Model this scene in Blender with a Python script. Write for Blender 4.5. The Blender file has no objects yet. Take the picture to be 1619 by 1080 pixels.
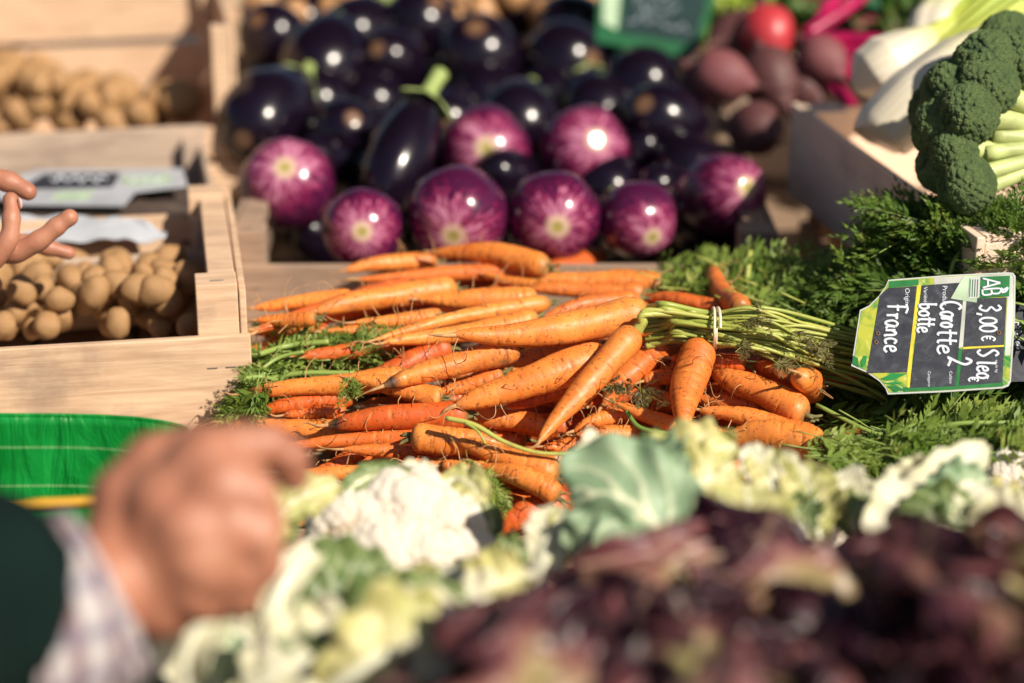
import bpy, bmesh, math, random
import numpy as np
from mathutils import Vector, Matrix
R = math.radians
# ------------------------------------------------------------------ camera, sky, sun, exposure
sc = bpy.context.scene
PITCH = 20.0
LENS = 70.0
F = LENS / 36.0 * 1619.0
CAM = np.array([0.0, -1.55, 1.50])
_p = R(PITCH)
FWD = np.array([0, math.cos(_p), -math.sin(_p)]); RGT = np.array([1.0, 0, 0]); UPV = np.array([0, math.sin(_p), math.cos(_p)])
cd = bpy.data.cameras.new('camera'); cam = bpy.data.objects.new('camera', cd); sc.collection.objects.link(cam)
cam.location = CAM; cam.rotation_euler = (R(90 - PITCH), 0, 0)
cd.lens = LENS; cd.sensor_width = 36.0; cd.clip_start = 0.05; cd.clip_end = 500
cd.dof.use_dof = True; cd.dof.focus_distance = 1.672; cd.dof.aperture_fstop = 2.0
sc.camera = cam
SUN_EL, SUN_AZ = 40.0, 47.0          # azimuth measured from behind the camera to its right
sdir = np.array([math.sin(R(SUN_AZ)) * math.cos(R(SUN_EL)), -math.cos(R(SUN_AZ)) * math.cos(R(SUN_EL)), math.sin(R(SUN_EL))])
w = bpy.data.worlds.new('World'); sc.world = w; w.use_nodes = True
bg = w.node_tree.nodes['Background']; sky = w.node_tree.nodes.new('ShaderNodeTexSky'); sky.sky_type = 'NISHITA'
sky.sun_disc = False; sky.sun_elevation = R(SUN_EL); sky.sun_rotation = math.atan2(sdir[0], sdir[1])
w.node_tree.links.new(sky.outputs[0], bg.inputs[0]); bg.inputs[1].default_value = 0.05
sl = bpy.data.lights.new('sun', 'SUN'); sl.energy = 5.0; sl.angle = R(0.5); sl.color = (1.0, 0.90, 0.76)
so = bpy.data.objects.new('sun', sl); sc.collection.objects.link(so)
so.rotation_euler = Vector(sdir).to_track_quat('Z', 'Y').to_euler(); so.location = (2, -3, 4)
sc.view_settings.view_transform = 'Standard'; sc.view_settings.look = 'None'
sc.view_settings.exposure = 0.38; sc.view_settings.gamma = 1.0
sc.cycles.max_bounces = 6; sc.cycles.sample_clamp_indirect = 6

# ------------------------------------------------------------------ helpers
COL = sc.collection
rng = np.random.RandomState(7)
def ray(px, py): return FWD + RGT * (px - 809.5) / F + UPV * (540.0 - py) / F
def pd(px, py, d): return CAM + ray(px, py) * d
def pz(px, py, z):
    r = ray(px, py); return CAM + r * ((z - CAM[2]) / r[2])
def nrmz(a):
    a = np.asarray(a, float); return a / (np.linalg.norm(a, axis=-1, keepdims=True) + 1e-12)
def hsh(ix, iy, iz, s):
    n = (ix * 374761393 + iy * 668265263 + iz * 2147483647 + s * 1274126177) & 0xFFFFFFFF
    n = ((n ^ (n >> 13)) * 1274126177) & 0xFFFFFFFF
    return ((n ^ (n >> 16)) & 0xFFFF) / 65535.0
def noise(P, f=1.0, s=0):
    P = np.asarray(P, float) * f; i = np.floor(P).astype(np.int64); t = P - i; t = t * t * (3 - 2 * t)
    r = 0
    for a in (0, 1):
        for b in (0, 1):
            for c in (0, 1):
                wgt = (t[..., 0] if a else 1 - t[..., 0]) * (t[..., 1] if b else 1 - t[..., 1]) * (t[..., 2] if c else 1 - t[..., 2])
                r = r + wgt * hsh(i[..., 0] + a, i[..., 1] + b, i[..., 2] + c, s)
    return r * 2 - 1
def catmull(pts, n):
    P = np.asarray(pts, float)
    if len(P) == 2: return P[0] + (P[1] - P[0]) * np.linspace(0, 1, n)[:, None]
    E = np.vstack([2 * P[0] - P[1], P, 2 * P[-1] - P[-2]]); m = len(P) - 1
    u = np.linspace(0, m, n); k = np.minimum(u.astype(int), m - 1); t = (u - k)[:, None]
    a, b, c, d = E[k], E[k + 1], E[k + 2], E[k + 3]
    return .5 * (2 * b + (c - a) * t + (2 * a - 5 * b + 4 * c - d) * t ** 2 + (3 * b - a - 3 * c + d) * t ** 3)
def grid_faces(nu, nv, wrap=False, off=0):
    i = np.arange(nu - 1)[:, None]; j = np.arange(nv if wrap else nv - 1)[None, :]; j2 = (j + 1) % nv
    return (np.stack([i * nv + j, i * nv + j2, (i + 1) * nv + j2, (i + 1) * nv + j], -1).reshape(-1, 4) + off)
def merge(parts):
    V, Fc, A, o = [], [], {}, 0
    keys = set(k for p in parts for k in (p[2] if len(p) > 2 else {}))
    for p in parts:
        v = np.asarray(p[0], float); V.append(v)
        Fc += [np.asarray(f) + o for f in (p[1] if isinstance(p[1], list) else [p[1]])]
        at = p[2] if len(p) > 2 else {}
        for k in keys: A.setdefault(k, []).append(np.broadcast_to(np.asarray(at.get(k, 0.0), float), (len(v),)))
        o += len(v)
    return np.vstack(V), Fc, {k: np.concatenate(a) for k, a in A.items()}
def mesh_of(name, V, Fc, A=None, smooth=True):
    Fc = Fc if isinstance(Fc, list) else [Fc]
    Fc = [np.atleast_2d(np.asarray(f, np.int64)) for f in Fc]
    me = bpy.data.meshes.new(name); V = np.asarray(V, np.float32)
    me.vertices.add(len(V)); me.vertices.foreach_set('co', V.ravel())
    tot = np.concatenate([np.full(len(f), f.shape[1], np.int32) for f in Fc]); idx = np.concatenate([f.ravel() for f in Fc]).astype(np.int32)
    me.loops.add(len(idx)); me.loops.foreach_set('vertex_index', idx)
    me.polygons.add(len(tot)); st = np.concatenate([[0], np.cumsum(tot)[:-1]]).astype(np.int32)
    me.polygons.foreach_set('loop_start', st); me.polygons.foreach_set('loop_total', tot)
    me.update(calc_edges=True); me.validate()
    me.polygons.foreach_set('use_smooth', np.full(len(me.polygons), smooth))
    for k, a in (A or {}).items():
        at = me.attributes.new(k, 'FLOAT', 'POINT'); at.data.foreach_set('value', np.asarray(a, np.float32).ravel())
    return me
def link(name, me, mat=None, parent=None, M=None):
    o = bpy.data.objects.new(name, me); COL.objects.link(o)
    if mat is not None and me is not None:
        me.materials.clear(); me.materials.append(mat)
    if M is not None: o.matrix_world = M
    if parent is not None:
        o.parent = parent
        o.matrix_parent_inverse = parent.matrix_world.inverted()
    return o
def obj(name, V, Fc, mat, parent=None, A=None, smooth=True, origin=None):
    V = np.asarray(V, float)
    if origin is None: origin = V.mean(0) if parent is None else np.array(parent.matrix_world.translation)
    o = link(name, mesh_of(name, V - origin, Fc, A, smooth), mat, None, Matrix.Translation(Vector(origin)))
    if parent is not None:
        o.parent = parent; o.matrix_parent_inverse = parent.matrix_world.inverted()
    return o
def tag(o, label, cat, group=None, kind=None):
    if label: o['label'] = label
    if cat: o['category'] = cat
    if group: o['group'] = group
    if kind: o['kind'] = kind
    return o
def thing(name, label, cat, loc, group=None):
    o = bpy.data.objects.new(name, None); COL.objects.link(o); o.empty_display_size = .02
    o.matrix_world = Matrix.Translation(Vector(loc)); return tag(o, label, cat, group)
def mod(o, t, **k):
    m = o.modifiers.new(t.lower(), t)
    for a, b in k.items(): setattr(m, a, b)
    return m
def tube(pts, rad, sides=8, n=None, cap=True, attr=None):
    P = np.asarray(pts, float)
    if n: 
        r0 = np.asarray(rad, float) * np.ones(len(P)); P2 = catmull(P, n)
        rad = np.interp(np.linspace(0, 1, n), np.linspace(0, 1, len(P)), r0); P = P2
    m = len(P); rad = np.asarray(rad, float) * np.ones(m)
    T = nrmz(np.gradient(P, axis=0)); a = np.array([0, 0, 1.0]) if abs(T[0][2]) < .9 else np.array([1.0, 0, 0])
    N = np.zeros_like(P); N[0] = nrmz(np.cross(T[0], a))
    for i in range(1, m):
        x = N[i - 1] - T[i] * np.dot(N[i - 1], T[i]); N[i] = nrmz(x)
    B = np.cross(T, N); th = np.linspace(0, 2 * np.pi, sides, endpoint=False)
    V = P[:, None] + rad[:, None, None] * (N[:, None] * np.cos(th)[None, :, None] + B[:, None] * np.sin(th)[None, :, None])
    V = V.reshape(-1, 3); Fc = [grid_faces(m, sides, True)]
    u = np.repeat(np.linspace(0, 1, m), sides)
    if cap:
        V = np.vstack([V, P[0], P[-1]]); u = np.concatenate([u, [0, 1]]); k = len(V)
        j = np.arange(sides); j2 = (j + 1) % sides
        Fc.append(np.stack([np.full(sides, k - 2), j2, j], -1)); b = (m - 1) * sides
        Fc.append(np.stack([np.full(sides, k - 1), b + j, b + j2], -1))
    A = {'u': u}
    if attr: A.update(attr)
    return V, Fc, A
def box(x0, x1, y0, y1, z0, z1, jit=0.0):
    V = np.array([[x, y, z] for x in (x0, x1) for y in (y0, y1) for z in (z0, z1)], float)
    Fc = np.array([[0, 1, 3, 2], [4, 6, 7, 5], [0, 4, 5, 1], [2, 3, 7, 6], [0, 2, 6, 4], [1, 5, 7, 3]])
    return V, Fc
def text_mesh(s, size):
    c = bpy.data.curves.new('t', 'FONT'); c.body = s; c.size = size; o = bpy.data.objects.new('t', c); COL.objects.link(o)
    bpy.context.view_layer.update(); dg = bpy.context.evaluated_depsgraph_get(); me = bpy.data.meshes.new_from_object(o.evaluated_get(dg))
    bpy.data.objects.remove(o); return me

# ------------------------------------------------------------------ materials
class MB:
    def __init__(s, name):
        s.m = bpy.data.materials.new(name); s.m.use_nodes = True; s.t = s.m.node_tree; s.b = s.t.nodes['Principled BSDF']; s.out = s.t.nodes['Material Output']
    def n(s, typ, ins=None, **props):
        nd = s.t.nodes.new('ShaderNode' + typ)
        for k, v in props.items(): setattr(nd, k, v)
        for k, v in (ins or {}).items(): s.set(nd.inputs[k], v)
        return nd
    def set(s, sock, v):
        if isinstance(v, bpy.types.NodeSocket): s.t.links.new(v, sock)
        else:
            if isinstance(v, (tuple, list)) and len(v) == 3 and sock.type == 'RGBA': v = (*v, 1)
            sock.default_value = v
    def P(s, **k):
        for a, v in k.items(): s.set(s.b.inputs[a.replace('_', ' ')], v)
    def obj(s): return s.n('TexCoord').outputs['Object']
    def attr(s, name): return s.n('Attribute', attribute_name=name).outputs['Fac']
    def noise(s, vec, scale, detail=3, rough=.5, dist=0): 
        return s.n('TexNoise', {'Vector': vec, 'Scale': scale, 'Detail': detail, 'Roughness': rough, 'Distortion': dist}).outputs['Fac']
    def vmul(s, vec, v): return s.n('VectorMath', {0: vec, 1: v}, operation='MULTIPLY').outputs[0]
    def vadd(s, vec, v): return s.n('VectorMath', {0: vec, 1: v}, operation='ADD').outputs[0]
    def rnd(s): return s.n('ObjectInfo').outputs['Random']
    def math(s, op, a, b=0.0, c=None):
        nd = s.n('Math', {0: a, 1: b}, operation=op)
        if c is not None: s.set(nd.inputs[2], c)
        return nd.outputs[0]
    def rmap(s, v, a, b, c=0.0, d=1.0): return s.n('MapRange', {'Value': v, 'From Min': a, 'From Max': b, 'To Min': c, 'To Max': d}).outputs[0]
    def mix(s, f, a, b, mode='MIX'):
        nd = s.n('Mix', data_type='RGBA', blend_type=mode); s.set(nd.inputs['Factor'], f); s.set(nd.inputs['A'], a); s.set(nd.inputs['B'], b); return nd.outputs['Result']
    def bump(s, h, strength=.3, dist=.001, nrm=None):
        nd = s.n('Bump', {'Height': h, 'Strength': strength, 'Distance': dist})
        if nrm is not None: s.set(nd.inputs['Normal'], nrm)
        return nd.outputs[0]
    def transl(s, col, f):
        tr = s.n('BsdfTranslucent', {'Color': col}); mx = s.n('MixShader', {0: f, 1: s.b.outputs[0], 2: tr.outputs[0]}); s.t.links.new(mx.outputs[0], s.out.inputs[0])
KC = 1.085   # the cauliflowers stand this much deeper than first laid out
def far_(P): return CAM + (np.asarray(P) - CAM) * KC
def plain(name, col, rough=.5, var=.0, scale=30, **k):
    b = MB(name); c = col
    if var:
        nz = b.noise(b.obj(), scale, 4); c = b.mix(b.rmap(nz, .3, .7), tuple(x * (1 - var) for x in col), tuple(min(1, x * (1 + var)) for x in col))
    b.P(Base_Color=c, Roughness=rough, **k); return b.m

def m_carrot():
    b = MB('carrot_skin'); v = b.obj(); oi = b.n('ObjectInfo'); sp = b.n('SeparateColor', {0: oi.outputs['Color']})
    dark, hue_shade, dirt = sp.outputs[0], sp.outputs[1], sp.outputs[2]
    vv = b.vadd(v, b.n('CombineXYZ', {0: b.math('MULTIPLY', oi.outputs['Random'], 7.0)}).outputs[0])
    c = b.mix(b.rmap(b.noise(vv, 35, 4), .3, .7), (.72, .19, .028), (.86, .31, .055))
    c = b.mix(hue_shade, c, (.60, .10, .014))  # red tone; carrots lying in shade get their shade painted in by it
    c = b.mix(b.rmap(b.noise(b.vmul(vv, (1, .3, .3)), 260, 3), .56, .75, 0, .40), c, (.90, .38, .08))
    cr = b.attr('cr'); c = b.mix(b.rmap(cr, .12, .8, 0, .8), c, (.26, .065, .015))
    sp_ = b.noise(vv, 420, 2, .4); c = b.mix(b.rmap(sp_, .62, .68, 0, .75), c, (.16, .055, .018))
    dn = b.noise(vv, 55, 5, .65); c = b.mix(b.math('MULTIPLY', b.rmap(dn, .52, .68, 0, .85), dirt), c, (.22, .10, .045))
    t = b.attr('t')
    wob = b.math('ADD', t, b.math('MULTIPLY', b.math('SUBTRACT', dn, .5), .10))
    c = b.mix(b.rmap(wob, .05, .005, 0, .75), c, (.19, .13, .04))
    c = b.mix(b.math('MULTIPLY', b.rmap(wob, .84, .93, 0, 1), dark), c, (.030, .018, .012))
    c = b.mix(b.rmap(wob, .93, 1.0, 0, .5), c, (.55, .26, .09))
    bp = b.bump(b.noise(b.vmul(vv, (1, .35, .35)), 330, 4, .6), .35, .0008)
    b.P(Base_Color=c, Roughness=b.rmap(b.noise(vv, 90, 3),   .3, .7, .38, .62), Normal=bp, Subsurface_Weight=.12, Subsurface_Radius=(.01, .004, .002), Subsurface_Scale=.3, Specular_IOR_Level=.5)
    return b.m
def m_wood(name, c1, c2, stain=.35, rough=.75):
    b = MB(name); v = b.obj(); rd = b.rnd()
    vv = b.vadd(v, b.n('CombineXYZ', {0: b.math('MULTIPLY', rd, 13.0), 1: b.math('MULTIPLY', rd, 5.0)}).outputs[0])
    g = b.noise(b.vmul(vv, (4, 60, 60)), 3, 6, .6, .4); g2 = b.noise(b.vmul(vv, (1.2, 7, 7)), 6, 4, .55, 1.2)
    c = b.mix(b.rmap(g, .3, .7), c1, c2); c = b.mix(b.rmap(g2, .5, .75, 0, stain), c, tuple(x * .42 for x in c1))
    c = b.mix(b.rmap(b.noise(vv, 14, 5, .6), .55, .72, 0, stain), c, (.20, .15, .12))
    b.P(Base_Color=c, Roughness=rough, Normal=b.bump(g, .5, .0012)); return b.m
def m_leafy(name, blade, blade2, vein, rough=.45, tr=.25, yellow=None, bump=.5):
    b = MB(name); v = b.obj(); vn = b.attr('vein'); u = b.attr('u')
    nz = b.noise(v, 30, 4, .6); c = b.mix(b.rmap(nz, .35, .65), blade, blade2)
    if yellow: c = b.mix(b.rmap(b.noise(v, 17, 3), .45, .62), c, yellow)
    c = b.mix(b.rmap(vn, .1, .8), c, vein)
    b.P(Base_Color=c, Roughness=rough, Normal=b.bump(b.noise(v, 160, 3), bump, .0012)); b.transl(c, tr); return b.m

MAT = {}
MAT['carrot'] = m_carrot()
MAT['wood'] = m_wood('crate_poplar_wood', (.54, .34, .21), (.76, .54, .36), .42)
MAT['wood_grey'] = m_wood('weathered_crate_wood', (.42, .31, .24), (.58, .44, .33), .5)
MAT['wood_brown'] = m_wood('brown_crate_wood', (.27, .18, .125), (.40, .28, .20), .5)
MAT['wood_pale'] = m_wood('pale_crate_wood', (.74, .54, .40), (.86, .68, .53), .25)
MAT['wood_dark'] = m_wood('table_wood', (.26, .17, .11), (.36, .25, .17), .5)
MAT['rootlet'] = plain('dry_rootlet', (.50, .27, .11), .7, .35, 200)
def m_stalk(name, a, b2, c2):
    b = MB(name); v = b.obj(); oi = b.n('ObjectInfo'); u = b.attr('u')
    c = b.mix(oi.outputs['Random'], a, b2); c = b.mix(b.rmap(b.noise(v, 60, 4, .6), .55, .72, 0, .6), c, c2)
    b.P(Base_Color=c, Roughness=.42, Normal=b.bump(b.noise(b.vmul(v, (.3, 1, 1)), 500, 2), .3, .0006), Subsurface_Weight=.1, Subsurface_Radius=(.006, .006, .002), Subsurface_Scale=.3); return b.m
MAT['stalk'] = m_stalk('carrot_stalk', (.30, .35, .06), (.46, .46, .11), (.24, .15, .05))
MAT['stalk_green'] = m_stalk('green_stalk', (.13, .23, .04), (.27, .36, .08), (.20, .17, .05))
MAT['stub'] = plain('dry_stem_stub', (.17, .15, .05), .7, .5, 150)
MAT['band'] = plain('elastic_band', (.80, .66, .50), .55, .1, 300)
def m_frond(name, a, b2, dry, tr=.3):
    b = MB(name); v = b.obj(); c = b.mix(b.rmap(b.noise(v, 22, 3), .35, .65), a, b2)
    c = b.mix(b.rmap(b.noise(v, 60, 2), .60, .70, 0, .8), c, dry)
    b.P(Base_Color=c, Roughness=.5, Specular_IOR_Level=.35); b.transl(c, tr); return b.m
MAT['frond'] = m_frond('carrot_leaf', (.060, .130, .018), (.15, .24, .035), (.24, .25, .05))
MAT['frond_lit'] = m_frond('carrot_leaf_lit', (.13, .22, .03), (.24, .32, .06), (.34, .34, .08))  # lit copy of the carrot leaf, sunlight painted in as lighter green
MAT['frond_dry'] = m_frond('wilted_leaf', (.10, .09, .03), (.19, .17, .06), (.10, .05, .025))
MAT['sign_edge'] = plain('sign_plastic', (.50, .52, .50), .3)
MAT['slate'] = None
def m_slate():
    b = MB('slate_panel'); v = b.obj(); n1 = b.noise(v, 45, 5, .7, 1.5)
    c = b.mix(b.rmap(n1, .5, .8, 0, .35), (.014, .018, .030), (.16, .17, .20))
    c = b.mix(b.rmap(b.noise(b.vmul(v, (1, 5, 1)), 330, 3, .7), .64, .74, 0, .45), c, (.30, .31, .34))
    b.P(Base_Color=c, Roughness=b.rmap(n1, .3, .7, .35, .6)); return b.m
MAT['slate'] = m_slate()
MAT['far_frame'] = plain('dark_green_print', (.008, .10, .035), .4, .2, 40); MAT['far_slate'] = plain('teal_board', (.006, .028, .028), .4, .3, 30); MAT['chalk'] = plain('chalk_grey', (.22, .27, .30), .7)
def m_signprint():
    b = MB('sign_print'); v = b.obj(); n1 = b.noise(v, 38, 4, .6, .5)
    c = b.mix(b.rmap(n1, .42, .58), (.02, .22, .045), (.42, .44, .05)); c = b.mix(b.rmap(b.noise(v, 150, 3), .6, .7, 0, .4), c, (.65, .72, .35))
    b.P(Base_Color=c, Roughness=.3); return b.m
MAT['signprint'] = m_signprint()
MAT['print_green'] = plain('print_green', (.015, .16, .04), .35, .2, 90)
MAT['print_deep'] = plain('print_deep_green', (.02, .22, .05), .3)
MAT['print_yellow'] = plain('print_yellow', (.72, .55, .05), .3, .25, 60)
MAT['print_silver'] = plain('print_silver', (.50, .52, .47), .3, .3, 30)
MAT['tape'] = plain('faded_sticker', (.42, .55, .38), .3, .2, 40)
MAT['ink'] = plain('white_paint_pen', (.60, .64, .70), .5)
MAT['rust'] = plain('rivet_hole', (.14, .07, .03), .6)
def m_aub():
    b = MB('aubergine_skin'); v = b.obj(); t = b.attr('t')
    c = b.mix(b.rmap(b.noise(v, 18, 2), .3, .7), (.0035, .0025, .007), (.009, .003, .011))
    c = b.mix(b.rmap(t, .012, .003), c, (.17, .09, .05))
    b.P(Base_Color=c, Roughness=.21, Specular_IOR_Level=.5); return b.m
MAT['aub'] = m_aub()
def m_striped():
    b = MB('striped_aubergine_skin'); t = b.attr('t'); cb = b.n('CombineXYZ', {0: b.attr('ax'), 1: b.attr('ay'), 2: b.math('MULTIPLY', t, 1.1)}).outputs[0]
    cb = b.vadd(cb, b.n('CombineXYZ', {2: b.math('MULTIPLY', b.rnd(), 9.0)}).outputs[0])
    s1 = b.noise(cb, 14, 5, .7, .2); s2 = b.noise(cb, 2.2, 2)
    d = b.math('ADD', b.math('MULTIPLY', b.math('SUBTRACT', s1, .5), 3.6), b.rmap(t, .0, .32, -.30, .70))
    d = b.math('ADD', d, b.math('MULTIPLY', b.math('SUBTRACT', s2, .5), 1.2))
    c = b.mix(b.rmap(d, -.45, -.05), (.50, .20, .31), (.21, .013, .068)); c = b.mix(b.rmap(d, .0, .42), c, (.055, .006, .035))
    c = b.mix(b.rmap(t, .018, .001), c, (.60, .46, .30))
    c = b.mix(b.rmap(t, .0035, .001), c, (.33, .28, .08))
    b.P(Base_Color=c, Roughness=.2, Specular_IOR_Level=.5); return b.m
MAT['striped'] = m_striped()
MAT['calyx'] = plain('aubergine_calyx', (.30, .38, .12), .5, .3, 60)
def m_potato():
    b = MB('potato_skin'); v = b.obj(); vv = b.vadd(v, b.n('CombineXYZ', {0: b.math('MULTIPLY', b.rnd(), 9.0)}).outputs[0])
    c = b.mix(b.rmap(b.noise(vv, 30, 5, .65), .35, .7), (.54, .31, .13), (.23, .12, .05)); c = b.mix(b.rmap(b.noise(vv, 180, 2), .60, .66, 0, .7), c, (.12, .07, .035)); c = b.mix(b.rmap(b.noise(vv, 42, 5, .7), .54, .66, 0, .6), c, (.19, .115, .06))
    b.P(Base_Color=c, Roughness=.6, Normal=b.bump(b.noise(vv, 120, 4), .4, .001)); return b.m
MAT['potato'] = m_potato()
MAT['salsify'] = plain('salsify_skin', (.055, .036, .028), .7, .4, 60)
MAT['beet'] = plain('beet_skin', (.10, .035, .035), .6, .5, 40)
MAT['beet_dusty'] = plain('dusty_beet_skin', (.18, .055, .06), .65, .4, 40)
MAT['beet_red'] = plain('red_beet_skin', (.46, .035, .045), .4, .25, 30)
MAT['chard'] = plain('chard_stem', (.36, .006, .07), .3, .3, 25)
MAT['chard_leaf'] = m_leafy('chard_leaf', (.05, .13, .02), (.09, .19, .03), (.4, .02, .1))
MAT['bright_leaf'] = m_leafy('bright_lettuce_leaf', (.22, .36, .03), (.42, .50, .06), (.6, .62, .25))
def m_curd():
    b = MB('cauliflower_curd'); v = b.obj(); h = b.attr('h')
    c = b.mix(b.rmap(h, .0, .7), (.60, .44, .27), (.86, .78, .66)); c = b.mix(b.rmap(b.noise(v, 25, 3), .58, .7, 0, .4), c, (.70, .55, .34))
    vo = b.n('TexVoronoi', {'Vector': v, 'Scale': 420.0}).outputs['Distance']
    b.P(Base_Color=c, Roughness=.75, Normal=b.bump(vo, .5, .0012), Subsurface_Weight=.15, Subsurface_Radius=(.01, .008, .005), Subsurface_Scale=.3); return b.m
MAT['curd'] = m_curd()
def m_broc():
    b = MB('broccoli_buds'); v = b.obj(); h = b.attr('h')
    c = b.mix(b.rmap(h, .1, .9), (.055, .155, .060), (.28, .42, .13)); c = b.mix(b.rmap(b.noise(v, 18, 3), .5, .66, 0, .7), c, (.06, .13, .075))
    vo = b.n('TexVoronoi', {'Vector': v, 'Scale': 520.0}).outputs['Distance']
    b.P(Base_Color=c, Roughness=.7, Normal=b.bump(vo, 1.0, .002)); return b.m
MAT['broc'] = m_broc()
MAT['broc_stalk'] = plain('broccoli_stalk', (.46, .52, .20), .5, .25, 40)
MAT['leaf_blue'] = m_leafy('cauliflower_leaf', (.19, .31, .17), (.30, .42, .25), (.72, .74, .50), .5, .18)
MAT['leaf_green'] = m_leafy('cauliflower_leaf_green', (.10, .17, .05), (.24, .31, .10), (.66, .68, .38), .45, .25)
MAT['leaf_yellow'] = m_leafy('cauliflower_leaf_yellow', (.46, .47, .14), (.66, .60, .26), (.82, .80, .58), .45, .25)
MAT['leaf_white'] = m_leafy('cauliflower_leaf_pale', (.70, .68, .42), (.80, .77, .60), (.84, .82, .70), .45, .2)
MAT['rib'] = plain('leaf_rib', (.76, .76, .58), .4, .1, 40)
def m_lettuce():
    b = MB('red_lettuce_leaf'); v = b.obj(); u = b.attr('u'); vn = b.attr('vein'); rd = b.rnd()
    n1 = b.noise(v, 16, 4, .6)
    f = b.math('ADD', b.math('MULTIPLY', b.math('SUBTRACT', n1, .5), 1.3), u)
    f = b.math('ADD', f, b.rmap(rd, 0, 1, -.42, .34))
    c = b.mix(b.rmap(f, .25, .55), (.34, .28, .12), (.27, .095, .10)); c = b.mix(b.rmap(f, .50, .85), c, (.028, .006, .014))
    c = b.mix(b.rmap(vn, .2, .9, 0, .5), c, (.45, .28, .2))
    b.P(Base_Color=c, Roughness=.38, Normal=b.bump(b.noise(v, 90, 3), .7, .002), Specular_IOR_Level=.5); b.transl(c, .2); return b.m
MAT['lettuce'] = m_lettuce()
def m_skin():
    b = MB('skin'); v = b.obj(); c = b.mix(b.rmap(b.noise(v, 22, 4), .35, .65), (.35, .14, .082), (.45, .205, .125))
    c = b.mix(b.rmap(b.noise(v, 45, 2), .55, .7, 0, .35), c, (.42, .13, .08))
    b.P(Base_Color=c, Roughness=.5, Normal=b.bump(b.noise(v, 300, 3), .3, .0008), Subsurface_Weight=.25, Subsurface_Radius=(.02, .008, .005), Subsurface_Scale=.4); return b.m
MAT['skin'] = m_skin()
MAT['nail'] = plain('nail', (.78, .48, .40), .25)
def m_jacket():
    b = MB('green_jacket_cloth'); v = b.obj(); wv = b.n('TexWave', {'Vector': v, 'Scale': 300.0}).outputs['Fac']
    b.P(Base_Color=b.mix(b.rmap(b.noise(v, 20, 3), .3, .7), (.0015, .008, .007), (.003, .013, .011)), Roughness=.9, Specular_IOR_Level=.15, Normal=b.bump(wv, .3, .0006)); return b.m
MAT['jacket'] = m_jacket()
def m_plaid():
    b = MB('plaid_shirt_cloth'); u = b.attr('u'); a = b.attr('a')
    s1 = b.math('PINGPONG', b.math('MULTIPLY', u, 5.0), .5); s2 = b.math('PINGPONG', b.math('MULTIPLY', a, 14.0), .5)
    c = b.mix(b.rmap(s1, .28, .34, 0, .75), (.46, .42, .42), (.11, .025, .04)); c = b.mix(b.rmap(s2, .32, .38, 0, .6), c, (.10, .09, .15))
    b.P(Base_Color=c, Roughness=.85); return b.m
MAT['plaid'] = m_plaid()
MAT['bag_green'] = None
def m_bag():
    b = MB('green_bag_plastic'); u = b.attr('u'); h = b.attr('h')
    c = b.mix(b.rmap(b.noise(b.obj(), 25, 3), .3, .7), (.004, .26, .035), (.012, .42, .07))
    st = b.math('PINGPONG', b.math('MULTIPLY', h, 3.3), .5); c = b.mix(b.rmap(st, .455, .47, 0, .5), c, (.30, .62, .25))
    b.P(Base_Color=c, Roughness=.42, Normal=b.bump(b.noise(b.vmul(b.obj(), (1, 1, .22)), 42, 4, .6, 1.0), .9, .006)); b.transl(c, .35); return b.m
MAT['bag_green'] = m_bag()
MAT['yellow'] = plain('yellow_plastic', (.62, .34, .03), .45, .2, 20)
MAT['film'] = plain('white_plastic_film', (.42, .44, .48), .25, .15, 20)
MAT['black_film'] = plain('dark_liner', (.02, .018, .018), .35, .3, 20)
MAT['asphalt'] = plain('asphalt', (.05, .05, .05), .9, .4, 60)
MAT['staple'] = plain('staple_metal', (.5, .5, .5), .35, Metallic=1.0)
# ------------------------------------------------------------------ the setting: ground, table, crates
V, Fc = box(-30, 30, -30, 30, -.2, 0); g = obj('ground', V, Fc, MAT['asphalt'], smooth=False, origin=np.zeros(3)); g['kind'] = 'structure'
tb = thing('market_table', 'long brown wooden trestle table that carries the crates and vegetables', 'table', (0, .3, 0))
TZ = .795
tops = []
for k in range(13):
    x0 = -1.6 + k * .25
    V, Fc = box(x0, x0 + .243, -.95, 1.9, TZ - .03, TZ); tops.append((V, Fc))
V, Fc, A = merge(tops); obj('tabletop', V, Fc, MAT['wood_dark'], tb, smooth=False)
for sx in (-1.45, 1.45):
    for sy in (-.8, 1.75):
        V, Fc = box(sx - .03, sx + .03, sy - .03, sy + .03, 0, TZ - .03); obj('leg', V, Fc, MAT['wood_dark'], tb, smooth=False)

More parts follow.
